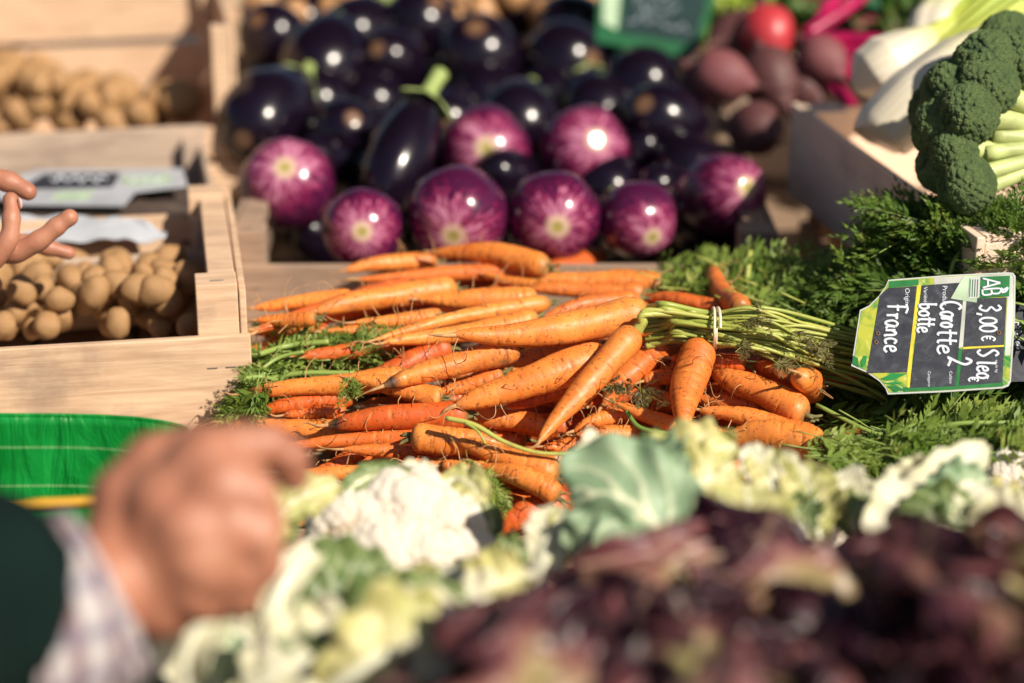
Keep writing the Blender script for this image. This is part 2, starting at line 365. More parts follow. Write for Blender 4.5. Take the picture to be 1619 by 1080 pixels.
# added unseen to cut skylight over the stall: awning on two poles, behind and above the picture
aw = thing('sky_blocker', 'added unseen green cloth awning on poles over the back of the stall, above the picture', 'blocker', (0, 1.95, 0))
nx, ny = 40, 14; gx, gy = np.meshgrid(np.linspace(-2.4, 2.4, nx), np.linspace(.7, 3.2, ny), indexing='ij')
gz = 2.35 + .10 * (gy - .25) + .03 * np.cos(gx * 2.6) ; o = obj('blocker_sheet', np.stack([gx, gy, gz], -1).reshape(-1, 3), [grid_faces(nx, ny)], plain('blocker_cloth', (.05, .12, .07), .85, .2, 5), aw); mod(o, 'SOLIDIFY', thickness=.003)
for sx in (-2.3, 2.3):
    for yy in (.8, 3.1):
        v, f, a = tube([[sx, yy, 0], [sx, yy, 2.30 + .1 * (yy - .25)]], .022, 12, 4); obj('blocker_pole', v, f, MAT['staple'], aw)
def crate(label, FR, ang, wd, dp, z0, zf, zs, mat, group='open wooden vegetable crates', post=.034, zb=None, nb=1, rail=True):
    """FR: outer front-right corner; ang: direction of the front board (towards the left) in the ground plane"""
    ex = -np.array([math.cos(ang), math.sin(ang), 0]); ey = np.array([-math.sin(ang), math.cos(ang), 0])   # ex: to the left, ey: away
    t = .008; zb = zb if zb else zf
    o3 = np.array([FR[0], FR[1], 0])
    root = thing('wooden_crate', label, 'crate', (FR[0], FR[1], z0), group)
    Mw = Matrix(((-ex[0], ey[0], 0, o3[0]), (-ex[1], ey[1], 0, o3[1]), (0, 0, 1, 0), (0, 0, 0, 1)))
    def bx(nm, a0, a1, b0, b1, c0, c1, m=mat, bev=.0012):
        # a: leftwards from FR (negative local x), b: away, c: height
        V, Fc = box(-a1, -a0, b0, b1, c0, c1); ctr = V.mean(0); V = V - ctr
        me = mesh_of(nm, V, Fc, None, False); o = link(nm, me, m, None, Mw @ Matrix.Translation(Vector(ctr)))
        o.parent = root; o.matrix_parent_inverse = root.matrix_world.inverted()
        mod(o, 'BEVEL', width=bev, segments=2); return o
    for k in range(5):
        w1 = (wd - .02) / 5; bx('bottom_slat', .01 + k * w1, .01 + (k + 1) * w1 - .008, t + .001, dp - t - .001, z0 + .004, z0 + .010)
    def wall(nm, a0, a1, b0, b1, ztop):
        h = (ztop - z0 - .012) / nb
        for k in range(nb): bx(nm, a0, a1, b0, b1, z0 + .012 + k * h + (.009 if k else 0), z0 + .012 + (k + 1) * h)
    wall('front_board', 0, wd, 0, t, zf); wall('back_board', 0, wd, dp - t, dp, zb)
    wall('side_board', .002, t, t + .001, dp - t - .001, zs - .006); wall('side_board', wd - t, wd - .002, t + .001, dp - t - .001, zs - .006)
    for a in (t + .001, wd - t - .001 - post):
        for b in (t + .001, dp - t - .001 - post): bx('corner_post', a, a + post, b, b + post, z0 + .013, zs)
    for a in (t + .010, t + .026, wd - t - .026, wd - t - .010):
        for c_ in (.35, .75): bx('staple', a - .0045, a + .0045, -.0009, -.0001, z0 + (zf - z0) * c_, z0 + (zf - z0) * c_ + .0011, MAT['staple'], .0003)
    for a in (t + post * .5, wd - t - post * .5): bx('staple', a - .006, a + .006, t + .010, t + .0112, zs + .0002, zs + .0012, MAT['staple'], .0003)
    if rail:
        for a in (t + .0015, wd - t - .0015 - .024): bx('top_rail', a, a + .024, t + post + .003, dp - t - post - .003, zs - .020, zs - .004)
    return root
def ang_of(p, q): return math.atan2(p[1] - q[1], p[0] - q[0])
P1, P0 = pz(396, 530, .912), pz(0, 553, .912); a1 = ang_of(P1, P0)
crate('pale wooden crate of small potatoes nearest the shopper, left of the carrots', P1, a1, .52, .345, TZ + .002, .912, .957, MAT['wood'], post=.036, zb=.926)
P1, P0 = pz(352, 383, .918), pz(0, 392, .918)
crate('middle wooden crate at the left holding dark roots and plastic film', P1 + np.array([0, .012, 0]), a1 + .02, .52, .36, TZ + .03, .905, .935, MAT['wood_grey'], zb=.948, post=.018, rail=False)
P1 = pz(338, 197, .950)
crate('high backed wooden crate of potatoes in the upper left corner', P1 + np.array([.03, .012, 0]), a1 + .02, .62, .36, TZ + .05, .945, 1.06, MAT['wood'], zb=1.09, nb=2, post=.020, rail=False)
P1 = pz(1238, 420, .893)
crate('wide low wooden crate under the heap of aubergines', P1, 0.0, .56, .66, TZ + .003, .893, .925, MAT['wood_brown'])
P1 = pz(1225, 470, .868)
crate('wooden crate under the carrots, one pale rim showing at their left', P1 + np.array([.25, -.10, 0]), 0.0, .72, .165, TZ + .002, .85, .872, MAT['wood_brown'], rail=False, post=.02)
FLc, NLc = pz(1251, 162, 1.0), pz(1545, 376, 1.0)
dv = nrmz((NLc - FLc) * np.array([1, 1, 0])); Lc = np.linalg.norm((NLc - FLc)[:2])
# its left long side runs FL -> NL; "front" for the builder is that side seen from the left
ab = math.atan2(dv[1], dv[0])
crate('weathered wooden crate at the right holding fennel and broccoli', NLc, ab, Lc, .36, .885, 1.0, 1.0, MAT['wood_pale'], post=.04, nb=1, rail=False)
crate('lower wooden crate supporting the broccoli and fennel crate', NLc + np.array([.01, .012, 0]), ab, Lc - .02, .34, TZ + .003, .868, .882, MAT['wood'], rail=False)
P1 = pz(1330, 150, .93)
crate('wooden crate behind the aubergines that holds the beetroot', P1 + np.array([.10, .05, 0]), 0.02, .46, .40, TZ + .003, .97, .985, MAT['wood_grey'])
P1 = pz(960, 14, 1.0)
crate('wooden crate of brown onions along the top edge behind the aubergines', P1 + np.array([0.02, .0, 0]), 0.0, .56, .36, TZ + .02, .985, 1.0, MAT['wood'])

# ------------------------------------------------------------------ pile: things pushed along their line until they rest on what lies there
class Pile:
    def __init__(s): s.C = np.zeros((0, 3)); s.Rr = np.zeros(0)
    def pen(s, C, r):
        if not len(s.C): return -1
        d = np.linalg.norm(C[:, None] - s.C[None], axis=2); return float((r[:, None] + s.Rr[None] - d).max())
    def add(s, C, r): s.C = np.vstack([s.C, C]); s.Rr = np.concatenate([s.Rr, r])

# ------------------------------------------------------------------ potatoes, onions
def uvs(nu=18, nv=28):
    ph = np.linspace(0, np.pi, nu); th = np.linspace(0, 2 * np.pi, nv, endpoint=False)
    V = np.stack([np.outer(np.cos(ph), np.ones(nv)), np.outer(np.sin(ph), np.cos(th)), np.outer(np.sin(ph), np.sin(th))], -1).reshape(-1, 3)
    return V, [grid_faces(nu, nv, True)]
SPV, SPF = uvs()
POT = []
for k in range(7):
    v = SPV * np.array([1.22, 1.0, .92]); n_ = noise(v + 10 * k, 1.1, k)[:, None] * .13 + noise(v + 5 * k, 2.6, k + 9)[:, None] * .035
    POT.append(mesh_of('potato', v * (1 + n_), SPF, None, True)); POT[-1].materials.append(MAT['potato'])
ONI = []
for k in range(3):
    v = SPV * np.array([1, 1, .86]); v = v + np.array([0, 0, 1]) * (np.exp(-((v[:, 0] ** 2 + v[:, 1] ** 2) * 14)) * .28 * (v[:, 2] > 0))[:, None]
    ONI.append(mesh_of('onion', v, SPF, None, True)); ONI[-1].materials.append(None)
def m_onion():
    b = MB('onion_skin'); v = b.obj(); an = b.noise(b.vmul(v, (6, 6, .6)), 2.5, 4); c = b.mix(b.rmap(an, .35, .65), (.58, .33, .15), (.36, .16, .06)); b.P(Base_Color=c, Roughness=.4); return b.m
MAT['onion'] = m_onion()
for m_ in ONI: m_.materials[0] = MAT['onion']
def plab(x, y):
    c = 'left photo edge' if x < 60 else 'left half' if x < 150 else 'right half' if x < 235 else 'shaded right end'
    return 'small yellow potato in the front crate, ' + ('against its front board, ' if y > 492 else 'in the middle rows, ' if y > 458 else 'in the back rows, ') + c
r_ = random.Random(3)
def rnd_rot(): return Matrix.Rotation(r_.uniform(0, 6.28), 4, 'Z') @ Matrix.Rotation(r_.uniform(0, 6.28), 4, 'X') @ Matrix.Rotation(r_.uniform(0, 6.28), 4, 'Y')
def lump(nm, meshes, c, r, label, cat, group, sc3=(1, 1, 1)):
    o = bpy.data.objects.new(nm, r_.choice(meshes)); COL.objects.link(o)
    o.matrix_world = Matrix.Translation(Vector(c)) @ rnd_rot() @ Matrix.Diagonal((r * sc3[0], r * sc3[1], r * sc3[2], 1)); return tag(o, label, cat, group)
pl = Pile()
def fill(nm, meshes, rows, zfun, rad, label_of, cat, group, spread=1.0, push=.16):
    for (py, xa, xb, n) in rows:
        for k in range(n):
            px = xa + (xb - xa) * (k + .5) / n + r_.uniform(-.3, .3) * (xb - xa) / n * spread; y = py + r_.uniform(-9, 9)
            r = rad * r_.uniform(.72, 1.18); c = pz(px, y, zfun(y)); 
            for _ in range(30):
                if pl.pen(c[None], np.array([r])) < r * push or c[2] > zfun(y) + .024: break
                c = c + np.array([0, 0, .003])
            pl.add(c[None], np.array([r])); lump(nm, meshes, c, r, label_of(px, y), cat, group)
fill('potato', POT, [(512, -60, 330, 11), (496, -60, 330, 11), (478, -60, 325, 11), (462, -60, 325, 10), (448, -60, 322, 10)], lambda y: .872, .0142,
     plab,
     'potato', 'small yellow potatoes in the front left crate')
fill('potato', POT, [(508, -60, 310, 10), (488, -60, 315, 10), (472, -60, 315, 10), (456, -60, 300, 9), (446, -60, 290, 8)], lambda y: .882, .0135,
     plab,
     'potato', 'small yellow potatoes in the front left crate')
fill('potato', POT, [(192, -60, 310, 10), (184, -40, 310, 9), (176, -60, 200, 7), (160, -60, 100, 5), (140, -60, 95, 5), (120, -60, 90, 4), (100, -60, 80, 4)], lambda y: .930 if y > 172 else .955, .0205,
     lambda x, y: ('large yellow potato heaped at the left edge of the upper left crate, ' + ('on its top' if y < 130 else 'halfway up' if y < 168 else 'at its foot') if x < 95 else ('shaded potato lying right of the sunlit ones in the upper left crate' if x > 235 else 'large yellow potato behind the front board of the upper left crate, ' + ('right part' if x > 165 else 'left part'))),
     'potato', 'potatoes in the upper left crate')
fill('onion', ONI, [(22, 425, 960, 9), (4, 400, 960, 9)], lambda y: 1.0, .026, lambda x, y: 'brown blurred onion left of the middle at the top edge behind the black aubergines' if x < 690 else 'brown blurred onion right of the middle at the top edge behind the black aubergines', 'onion', 'onions along the top edge')

# ------------------------------------------------------------------ aubergines
def aub_mesh(Lr, pear, seed, stripe=False):
    nu, nv = 40, 36; s = np.linspace(0, 1, nu) ** 1.0; ph = s * np.pi
    x = (1 - np.cos(ph)) / 2 * Lr * 2; rr = np.sin(ph) ** .9
    t = x / (2 * Lr); rr = rr * (1 - pear * np.clip((t - .35) / .65, 0, 1) ** 1.3)
    rr = rr / rr.max(); x = x - 1.0 ; x[0] += .015
    th = np.linspace(0, 2 * np.pi, nv, endpoint=False)
    ribs = 1 + .018 * np.cos(th * 5 + seed) * (1 if stripe else .35)
    V = np.stack([np.outer(x, np.ones(nv)), rr[:, None] * ribs[None] * np.cos(th), rr[:, None] * ribs[None] * np.sin(th)], -1).reshape(-1, 3)
    V = V * (1 + .05 * noise(V, 1.0, seed))[:, None]
    return V, [grid_faces(nu, nv, True)], {'t': np.repeat(t, nv) * (1 if True else 0), 'ax': np.tile(np.cos(th), nu), 'ay': np.tile(np.sin(th), nu)}
def calyx_mesh(xe, r0, seed):
    parts = []; rs = np.random.RandomState(seed)
    for k in range(5):
        a = k * 2 * np.pi / 5 + rs.uniform(-.2, .2); nu, nv = 10, 7; P = []
        for u in np.linspace(0, 1, nu):
            for v in np.linspace(-1, 1, nv):
                rad = r0 * (.22 + u * .78) * (1 + .1 * u); ww = .75 * (1 - u ** 2.2) + .02; aa = a + v * ww
                P.append([xe - u * r0 * .62 + r0 * .10 * (1 - u), rad * math.cos(aa), rad * math.sin(aa)])
        parts.append((np.array(P), grid_faces(nu, nv)))
    v, f, a_ = tube([[xe - .05, 0, 0], [xe + r0 * .5, .03, 0], [xe + r0 * 1.2, .10, .05]], [r0 * .34, r0 * .26, r0 * .30], 10, 8); parts.append((v, f))
    return merge(parts)
AUB = {}
def aubergine(px, py, rpx, sd, d, label, group, Lr=1.25, pear=.35, stripe=False, cal=False, seed=0, away=False, nocal=False):
    r = rpx * (1.03 if stripe else 1.21) * d / F; nz = math.sqrt(max(.05, 1 - sd[0] ** 2 - sd[1] ** 2)) * (-1 if away else 1)
    toscar = nrmz(RGT * sd[0] - UPV * sd[1] - FWD * nz)       # where the blossom end points
    X = Vector(-toscar); Y = Vector((0, 0, 1)).cross(X).normalized(); Z = X.cross(Y)
    c = pd(px, py, d)
    key = (round(Lr, 2), round(pear, 2), seed % 4, stripe)
    if key not in AUB:
        v, f, a = aub_mesh(Lr, pear, seed % 4, stripe); AUB[key] = mesh_of('aubergine', v, f, a); AUB[key].materials.append(MAT['striped' if stripe else 'aub'])
    o = bpy.data.objects.new('striped_aubergine' if stripe else 'aubergine', AUB[key]); COL.objects.link(o)
    M_ = Matrix((X, Y, Z)).transposed().to_4x4(); rot = Matrix.Rotation(seed * 1.7, 4, 'X')
    o.matrix_world = Matrix.Translation(Vector(c)) @ M_ @ rot @ Matrix.Scale(r, 4); tag(o, label, 'aubergine', group)
    k2 = key + ('c',)
    if not nocal:
        if k2 not in AUB:
            v, f, a = calyx_mesh(2 * Lr - 1.04, .60 * (1 - pear * .5), seed); AUB[k2] = mesh_of('calyx', v, f); AUB[k2].materials.append(MAT['calyx'])
        cx = bpy.data.objects.new('calyx', AUB[k2]); COL.objects.link(cx); cx.parent = o
        mod(cx, 'SOLIDIFY', thickness=.05)
    return o
GS, GB = 'striped purple aubergines in the front of the heap', 'black aubergines heaped behind the carrots'
for i, (x, y, r, sx, sy, d, lab, kw) in enumerate([
    (456, 291, 73, .03, -.28, 2.14, 'striped purple aubergine at the left end of the heap, beside the crate rim', {}),
    (574, 360, 64, .05, .15, 2.02, 'striped aubergine with a big cream blossom end, lowest at the left behind the carrots', {}),
    (766, 242, 71, .05, -.02, 2.24, 'striped aubergine right of the green topped black one, in the upper row', {}),
    (922, 240, 71, .26, -.18, 2.24, 'striped aubergine in the upper row with pale scar turned right', {}),
    (726, 340, 78, -.10, .48, 2.02, 'largest striped aubergine in the lower row, above the topmost carrot tip', {}),
    (877, 342, 73, .04, .28, 2.02, 'striped aubergine in the middle of the lower row with two pale spots', {}),
    (1008, 347, 60, .33, .50, 2.02, 'small dark striped aubergine with low cream scar in the lower row', {}),
    (1150, 306, 68, .35, -.08, 2.10, 'striped aubergine lying lengthways at the right end of the heap', dict(Lr=1.75, pear=.3))]):
    aubergine(x, y, r, (sx, sy), d, lab, GS, stripe=True, seed=i, **({'Lr': 1.12, 'pear': .25} | kw))
for i, (x, y, r, sx, sy, d, lab, kw) in enumerate([
    (432, 58, 47, -.35, -.35, 2.62, 'black aubergine in the top left corner of the heap', {}),
    (512, 106, 59, -.15, .62, 2.50, 'big round black aubergine left of centre with a bluish sky sheen', {}),
    (618, 97, 47, -.32, -.22, 2.52, 'small black aubergine with tan scar between two larger ones', {}),
    (665, 38, 52, .45, -.45, 2.62, 'black aubergine at the top with bright glint, above the green stalk', {}),
    (757, 92, 62, -.05, -.55, 2.52, 'large black aubergine with brown scar on its top', {}),
    (797, 10, 52, .1, .1, 2.72, 'black aubergine cut by the top edge of the photo', {}),
    (893, 100, 56, .62, .02, 2.52, 'black aubergine right of centre whose scar faces right', {}),
    (905, 48, 50, .4, .2, 2.62, 'dark purple aubergine peeping over another beside the price sign', {}),
    (413, 192, 62, -.3, .5, 2.32, 'black aubergine behind the leftmost striped one', {}),
    (822, 196, 56, -.1, .6, 2.34, 'black aubergine resting between the two upper striped ones', {}),
    (944, 182, 50, .1, .7, 2.40, 'black aubergine hardly lit, behind the upper right striped one', {}),
    (1046, 196, 60, -.45, -.35, 2.30, 'round black aubergine with tan scar, above the small striped one', {}),
    (1016, 138, 54, .2, .5, 2.44, 'black aubergine below the blurred price sign', {}),
    (980, 90, 50, .3, .2, 2.56, 'black aubergine half hidden under the blurred price sign', {}),
    (544, 212, 52, .3, -.3, 2.30, 'black aubergine in deep shade left of the long one with green top', {}),
    (703, 196, 46, .2, .1, 2.36, 'small black aubergine just right of the long one with green top', {}),
    (1128, 345, 62, .6, .3, 2.14, 'dark aubergine in shade beneath the long striped one', {}),
    (640, 300, 50, .1, .3, 2.22, 'dark aubergine in the gap between lower striped ones', {}),
    (500, 165, 50, .1, .3, 2.46, 'unlit black aubergine below the big round one', {}),
    (590, 165, 48, .1, .3, 2.48, 'unlit black aubergine behind the green stalk', {}),
    (770, 160, 52, .1, .3, 2.48, 'unlit black aubergine above the upper striped row', {}),
    (870, 165, 50, .1, .3, 2.48, 'unlit black aubergine between the scarred ones at the right', {}),
    (1090, 270, 50, .1, .3, 2.24, 'unlit black aubergine left of the long striped one', {}),
    (960, 300, 50, .1, .3, 2.22, 'unlit black aubergine behind the lower striped row', {}),
    (660, 260, 56, .1, .5, 2.34, 'unlit black aubergine behind the long one', {}),
    (985, 220, 46, .1, .3, 2.36, 'unlit black aubergine right of the upper striped row', {}),
    (478, 30, 44, .1, .3, 2.72, 'black aubergine behind the top left ones', {}),
    (560, 60, 50, .55, -.75, 2.60, 'aubergine lying with its green cap towards the viewer near the top', dict(flip=1))]):
    kw = dict(kw); 
    if kw.pop('flip', 0): aubergine(x, y, r, (-.5, .75), d, lab, GB, seed=i, Lr=1.2, pear=.3)
    else: aubergine(x, y, r, (sx, sy), d, lab, GB, seed=i, **({'Lr': 1.2 + .2 * ((i * 7) % 3), 'pear': .30 + .06 * (i % 3)} | kw))
for i, (x, y, r, d) in enumerate([(450,120,50,2.62),(560,20,46,2.74),(700,60,50,2.66),(720,10,48,2.78),(850,30,50,2.72),(700,140,50,2.52),(840,140,50,2.54),(930,130,46,2.52),(470,230,54,2.34),(520,280,52,2.24),(600,230,50,2.34),(720,190,46,2.42),(850,260,50,2.30),(1000,260,48,2.26),(1080,240,52,2.34),(1060,320,50,2.16),(960,360,40,2.10),(800,300,50,2.16),(660,380,36,2.08),(1050,110,46,2.54),(1090,180,46,2.44),(510,380,40,2.14),(610,290,50,2.26)]):
    d += .06
    aubergine(x, y, r, (.1, .55) if i % 4 == 0 else (.5 - .12 * (i % 7), .35), d, 'black aubergine deep in the heap, a dark sliver between others, %s %s of the heap' % ('upper' if y < 130 else 'middle' if y < 270 else 'lower', 'left' if x < 610 else 'centre' if x < 860 else 'right'), 'black aubergines deep in the heap', Lr=1.3, pear=.35, seed=i, away=(i % 4 != 0), nocal=True)
# the long one with its green cap up: blossom end low and towards us, axis up and away
def long_aub():
    a, b_ = pd(618, 285, 2.16), pd(676, 150, 2.22); ax = b_ - a; Lh = np.linalg.norm(ax); r = 56 * 2.16 / F
    X = Vector(nrmz(ax)); Y = Vector(FWD).cross(X).normalized(); Z = X.cross(Y); Lr = (Lh / r + 1.0) / 2
    v, f, at = aub_mesh(Lr, .30, 2); me = mesh_of('aubergine', v, f, at)
    o = link('aubergine', me, MAT['aub'], None, Matrix.Translation(Vector(a)) @ Matrix((X, Y, Z)).transposed().to_4x4() @ Matrix.Scale(r, 4))
    tag(o, 'long black aubergine lying on the heap with its green cap uppermost', 'aubergine', GB)
    v, f, at = calyx_mesh(2 * Lr - 1.10, .85, 5); cx = link('calyx', mesh_of('calyx', v, f), MAT['calyx']); cx.parent = o; mod(cx, 'SOLIDIFY', thickness=.06)
long_aub()
# ------------------------------------------------------------------ carrots
def heap_d(px, py):
    d = np.interp(py, [390, 430, 480, 540, 600, 700, 800, 860], [1.98, 1.90, 1.80, 1.735, 1.705, 1.675, 1.635, 1.615])
    if px > 1150: d -= .02 * min(1, (px - 1150) / 150)
    return d
CP = Pile()
def carrot_mesh(L, R0, bend, bendz, seed, blunt, taper):
    rs = np.random.RandomState(seed); nu, nv = 84, 26
    t = np.concatenate([np.linspace(0, .06, 10, endpoint=False) , np.linspace(.06, .94, 62, endpoint=False), np.linspace(.94, 1, 12)])
    t[:10] = .06 * (np.linspace(0, 1, 10, endpoint=False) ** 1.8)
    sh = np.sqrt(np.clip(1 - (1 - np.clip(t / .12, 0, 1)) ** 2.1, 0, 1)) * .80 + .20
    sh[0] = .16
    pr = sh * (1 - taper * t) * np.clip(1 - t ** blunt, 0, 1) ** .55
    pr = pr * (1 + .05 * np.sin(t * rs.uniform(6, 12) + rs.uniform(0, 6))); pr = np.maximum(pr / pr.max(), .03)
    th = np.linspace(0, 2 * np.pi, nv, endpoint=False)
    rad = R0 * pr[:, None] * np.ones(nv)[None]
    T2, TH = np.meshgrid(t, th, indexing='ij'); cr = np.zeros_like(T2)
    for k in range(rs.randint(34, 52)):
        tc, thc = rs.uniform(.03, .93), rs.uniform(0, 2 * np.pi); wdt, aw, dp = rs.uniform(.0035, .006) * .16 / L, rs.uniform(.35, 1.1), rs.uniform(.25, 1)
        dth = np.abs((TH - thc + np.pi) % (2 * np.pi) - np.pi); tt = tc + .006 * np.sin(TH * 3 + k)
        cr = np.maximum(cr, dp * np.exp(-((T2 - tt) / wdt) ** 2) * np.clip(1.15 - (dth / aw) ** 2, 0, 1))
    sq = np.stack([np.cos(TH) * .8, np.sin(TH) * .8, T2 * L / R0 * .35], -1)
    rad = rad * (1 + .055 * noise(sq, 1.3, seed) + .022 * noise(sq, 4.0, seed + 1)) - cr * .0009 + .00022 * noise(sq * np.array([1, 1, 6]), 3, seed + 2)
    ph1, ph2 = rs.uniform(0, 6.3, 2); am = R0 * .22
    cy = bend * np.sin(np.pi * t) + am * np.sin(t * 5 + ph1) * t; cz = bendz * np.sin(np.pi * t) + am * np.sin(t * 4.3 + ph2) * t
    x = t * L; xo = -np.where(t < .03, (1 - t / .03) * R0 * .0, 0)
    V = np.stack([np.repeat((x)[:, None], nv, 1), cy[:, None] + rad * np.cos(TH), cz[:, None] + rad * np.sin(TH)], -1).reshape(-1, 3)
    Fc = [grid_faces(nu, nv, True)[:, ::-1]]
    V = np.vstack([V, [[.0008, cy[0], cz[0]], [L * 1.004, cy[-1], cz[-1]]]]); j = np.arange(nv); j2 = (j + 1) % nv
    Fc.append(np.stack([np.full(nv, len(V) - 2), j, j2], -1)); b = (nu - 1) * nv; Fc.append(np.stack([np.full(nv, len(V) - 1), b + j2, b + j], -1))
    tt = np.concatenate([np.repeat(t, nv), [0, 1]]); cc = np.concatenate([cr.ravel(), [0, 0]])
    ctr = np.stack([x, cy, cz], -1); return V, Fc, {'t': tt, 'cr': cc}, ctr, R0 * pr
NC = [0]
HG = 'loose orange carrots heaped in front of the aubergines'
def carrot(cx, cy, tx, ty, w, bend=0, label='', dark=0.0, hue_shade=None, dirt=.3, tail=None, nt=2, dz=(0, 0), base=None, stub=True, push=.42, parent=None, group=HG, blunt=None, tail_px=None, ztilt=0):
    NC[0] += 1; seed = NC[0]; rs = np.random.RandomState(seed * 7 + 1)
    d1 = heap_d(cx, cy) + dz[0]; d2 = heap_d(tx, ty) + dz[1]
    if base is not None: d1, d2 = base[0], base[1]
    off = .03
    blunt = blunt or rs.choice([4.5, 6, 9]); taper = rs.uniform(.28, .5); bz = rs.uniform(-.004, .004) + ztilt
    for it in range(60):
        A_, B_ = pd(cx, cy, d1 + off), pd(tx, ty, d2 + off); ax = B_ - A_; L = np.linalg.norm(ax); X = nrmz(ax)
        Zc = nrmz(-FWD - X * np.dot(-FWD, X)); Yc = np.cross(Zc, X); R0 = w / 2 * (d1 + d2) / 2 / F
        by = bend * (d1 + d2) / 2 / F * (-1 if Yc[2] > 0 else 1)     # bend > 0: sags downwards in the picture
        ts = np.linspace(.04, .96, 12); ctr = A_ + ax * ts[:, None] + Yc * (by * np.sin(np.pi * ts))[:, None]; rr = R0 * (1 - .4 * ts)
        if CP.pen(ctr, rr) < push * R0 or base is not None: break
        off -= .003
    CP.add(ctr, rr)
    V, Fc, At, c2, pr = carrot_mesh(L, R0, by, bz, seed, blunt, taper)
    M_ = Matrix(((X[0], Yc[0], Zc[0], A_[0]), (X[1], Yc[1], Zc[1], A_[1]), (X[2], Yc[2], Zc[2], A_[2]), (0, 0, 0, 1)))
    o = link('carrot', mesh_of('carrot', V, Fc, At), MAT['carrot'], None, M_)
    if parent is not None: o.parent = parent; o.matrix_parent_inverse = parent.matrix_world.inverted()
    else: tag(o, label, 'carrot', group)
    o.color = (dark, hue_shade if hue_shade is not None else rs.uniform(0, .55), dirt * rs.uniform(.6, 1.4), 1)
    # tail root and rootlets, crown stub
    def kid(nm, P, r, mat, n=14, sides=6):
        v, f, a = tube(P, r, sides, n); k = link(nm, mesh_of(nm, v, f, a), mat); k.parent = o; return k
    e = c2[-1]; tl = (tail if tail is not None else rs.uniform(.012, .03)); q = rs.uniform(-.6, .6, 3)
    P = [c2[-6], e + np.array([tl * .3, 0, 0]), e + np.array([tl * .7, tl * .35 * q[0], -tl * .2]), e + np.array([tl, tl * .7 * q[1], -tl * .4 * q[2]])]
    kid('tail_root', P, [R0 * .16, R0 * .08 + .0003, .0005, .0002], MAT['rootlet'])
    if parent is not None: nt = 1
    for k in range(nt):
        i = rs.randint(25, 80); th = rs.uniform(-.5, np.pi + .5); dr = np.array([rs.uniform(-.3, .6), math.cos(th), math.sin(th)]); s = c2[i] + np.array([0, math.cos(th), math.sin(th)]) * pr[i] * .95; ll = rs.uniform(.008, .03)
        cu = rs.uniform(-1, 1, 3) * ll * .5
        kid('rootlet', [s, s + dr * ll * .4, s + dr * ll * .7 + cu * .6, s + dr * ll * .6 + cu * 1.6], [.0005, .0004, .0003, .00015], MAT['rootlet'], 12, 5)
    if stub:
        parts = []
        for k in range(rs.randint(3, 6)):
            q = rs.uniform(-1, 1, 2) * R0 * .25; g = rs.uniform(-1, 1, 2) * .5; hh = rs.uniform(.004, .011)
            v, f, a = tube([[.002, c2[0][1] + q[0], c2[0][2] + q[1]], [-hh * .5, c2[0][1] + q[0] * 1.3 + g[0] * .002, c2[0][2] + q[1] * 1.3], [-hh, c2[0][1] + q[0] * 1.6 + g[0] * hh, c2[0][2] + q[1] * 1.5 + g[1] * hh]], [R0 * .18, R0 * .13, R0 * .07], 7, 6); parts.append((v, f, a))
        v, f, a = merge(parts); k = link('stem_stub', mesh_of('stem_stub', v, f, a), MAT['stub']); k.parent = o
    return o, A_, M_
# deep layer: carrots nobody sees whole
rf = random.Random(11)
for k in range(92):
    x = rf.uniform(470, 1260); y = rf.uniform(445, 815) if x < 1180 else rf.uniform(560, 740)
    if k >= 64: x = rf.uniform(500, 1240); y = rf.uniform(730, 850)
    if x < 560 and k < 64: y = rf.uniform(480, 740)
    L = rf.uniform(210, 300); a = rf.gauss(-.10, .16); s = 1 if rf.random() < .85 or x > 1100 else -1
    dx, dy = math.cos(a) * L / 2 * s, math.sin(a) * L / 2
    if min(x - abs(dx), x + abs(dx)) < 375: x += 80
    lab = ('buried carrot, only slivers showing between the carrots above it, %s %s of the heap' % ('upper' if y < 560 else 'middle' if y < 660 else 'lower', 'left' if x < 650 else 'centre' if x < 950 else 'right'))
    carrot(x + dx, y + dy, x - dx, y - dy, rf.uniform(34, 50), rf.uniform(-8, 12), lab, hue_shade=rf.uniform(.4, 1), dirt=.5, nt=1, dz=(.075, .075), push=.6, group='carrots buried in the heap')
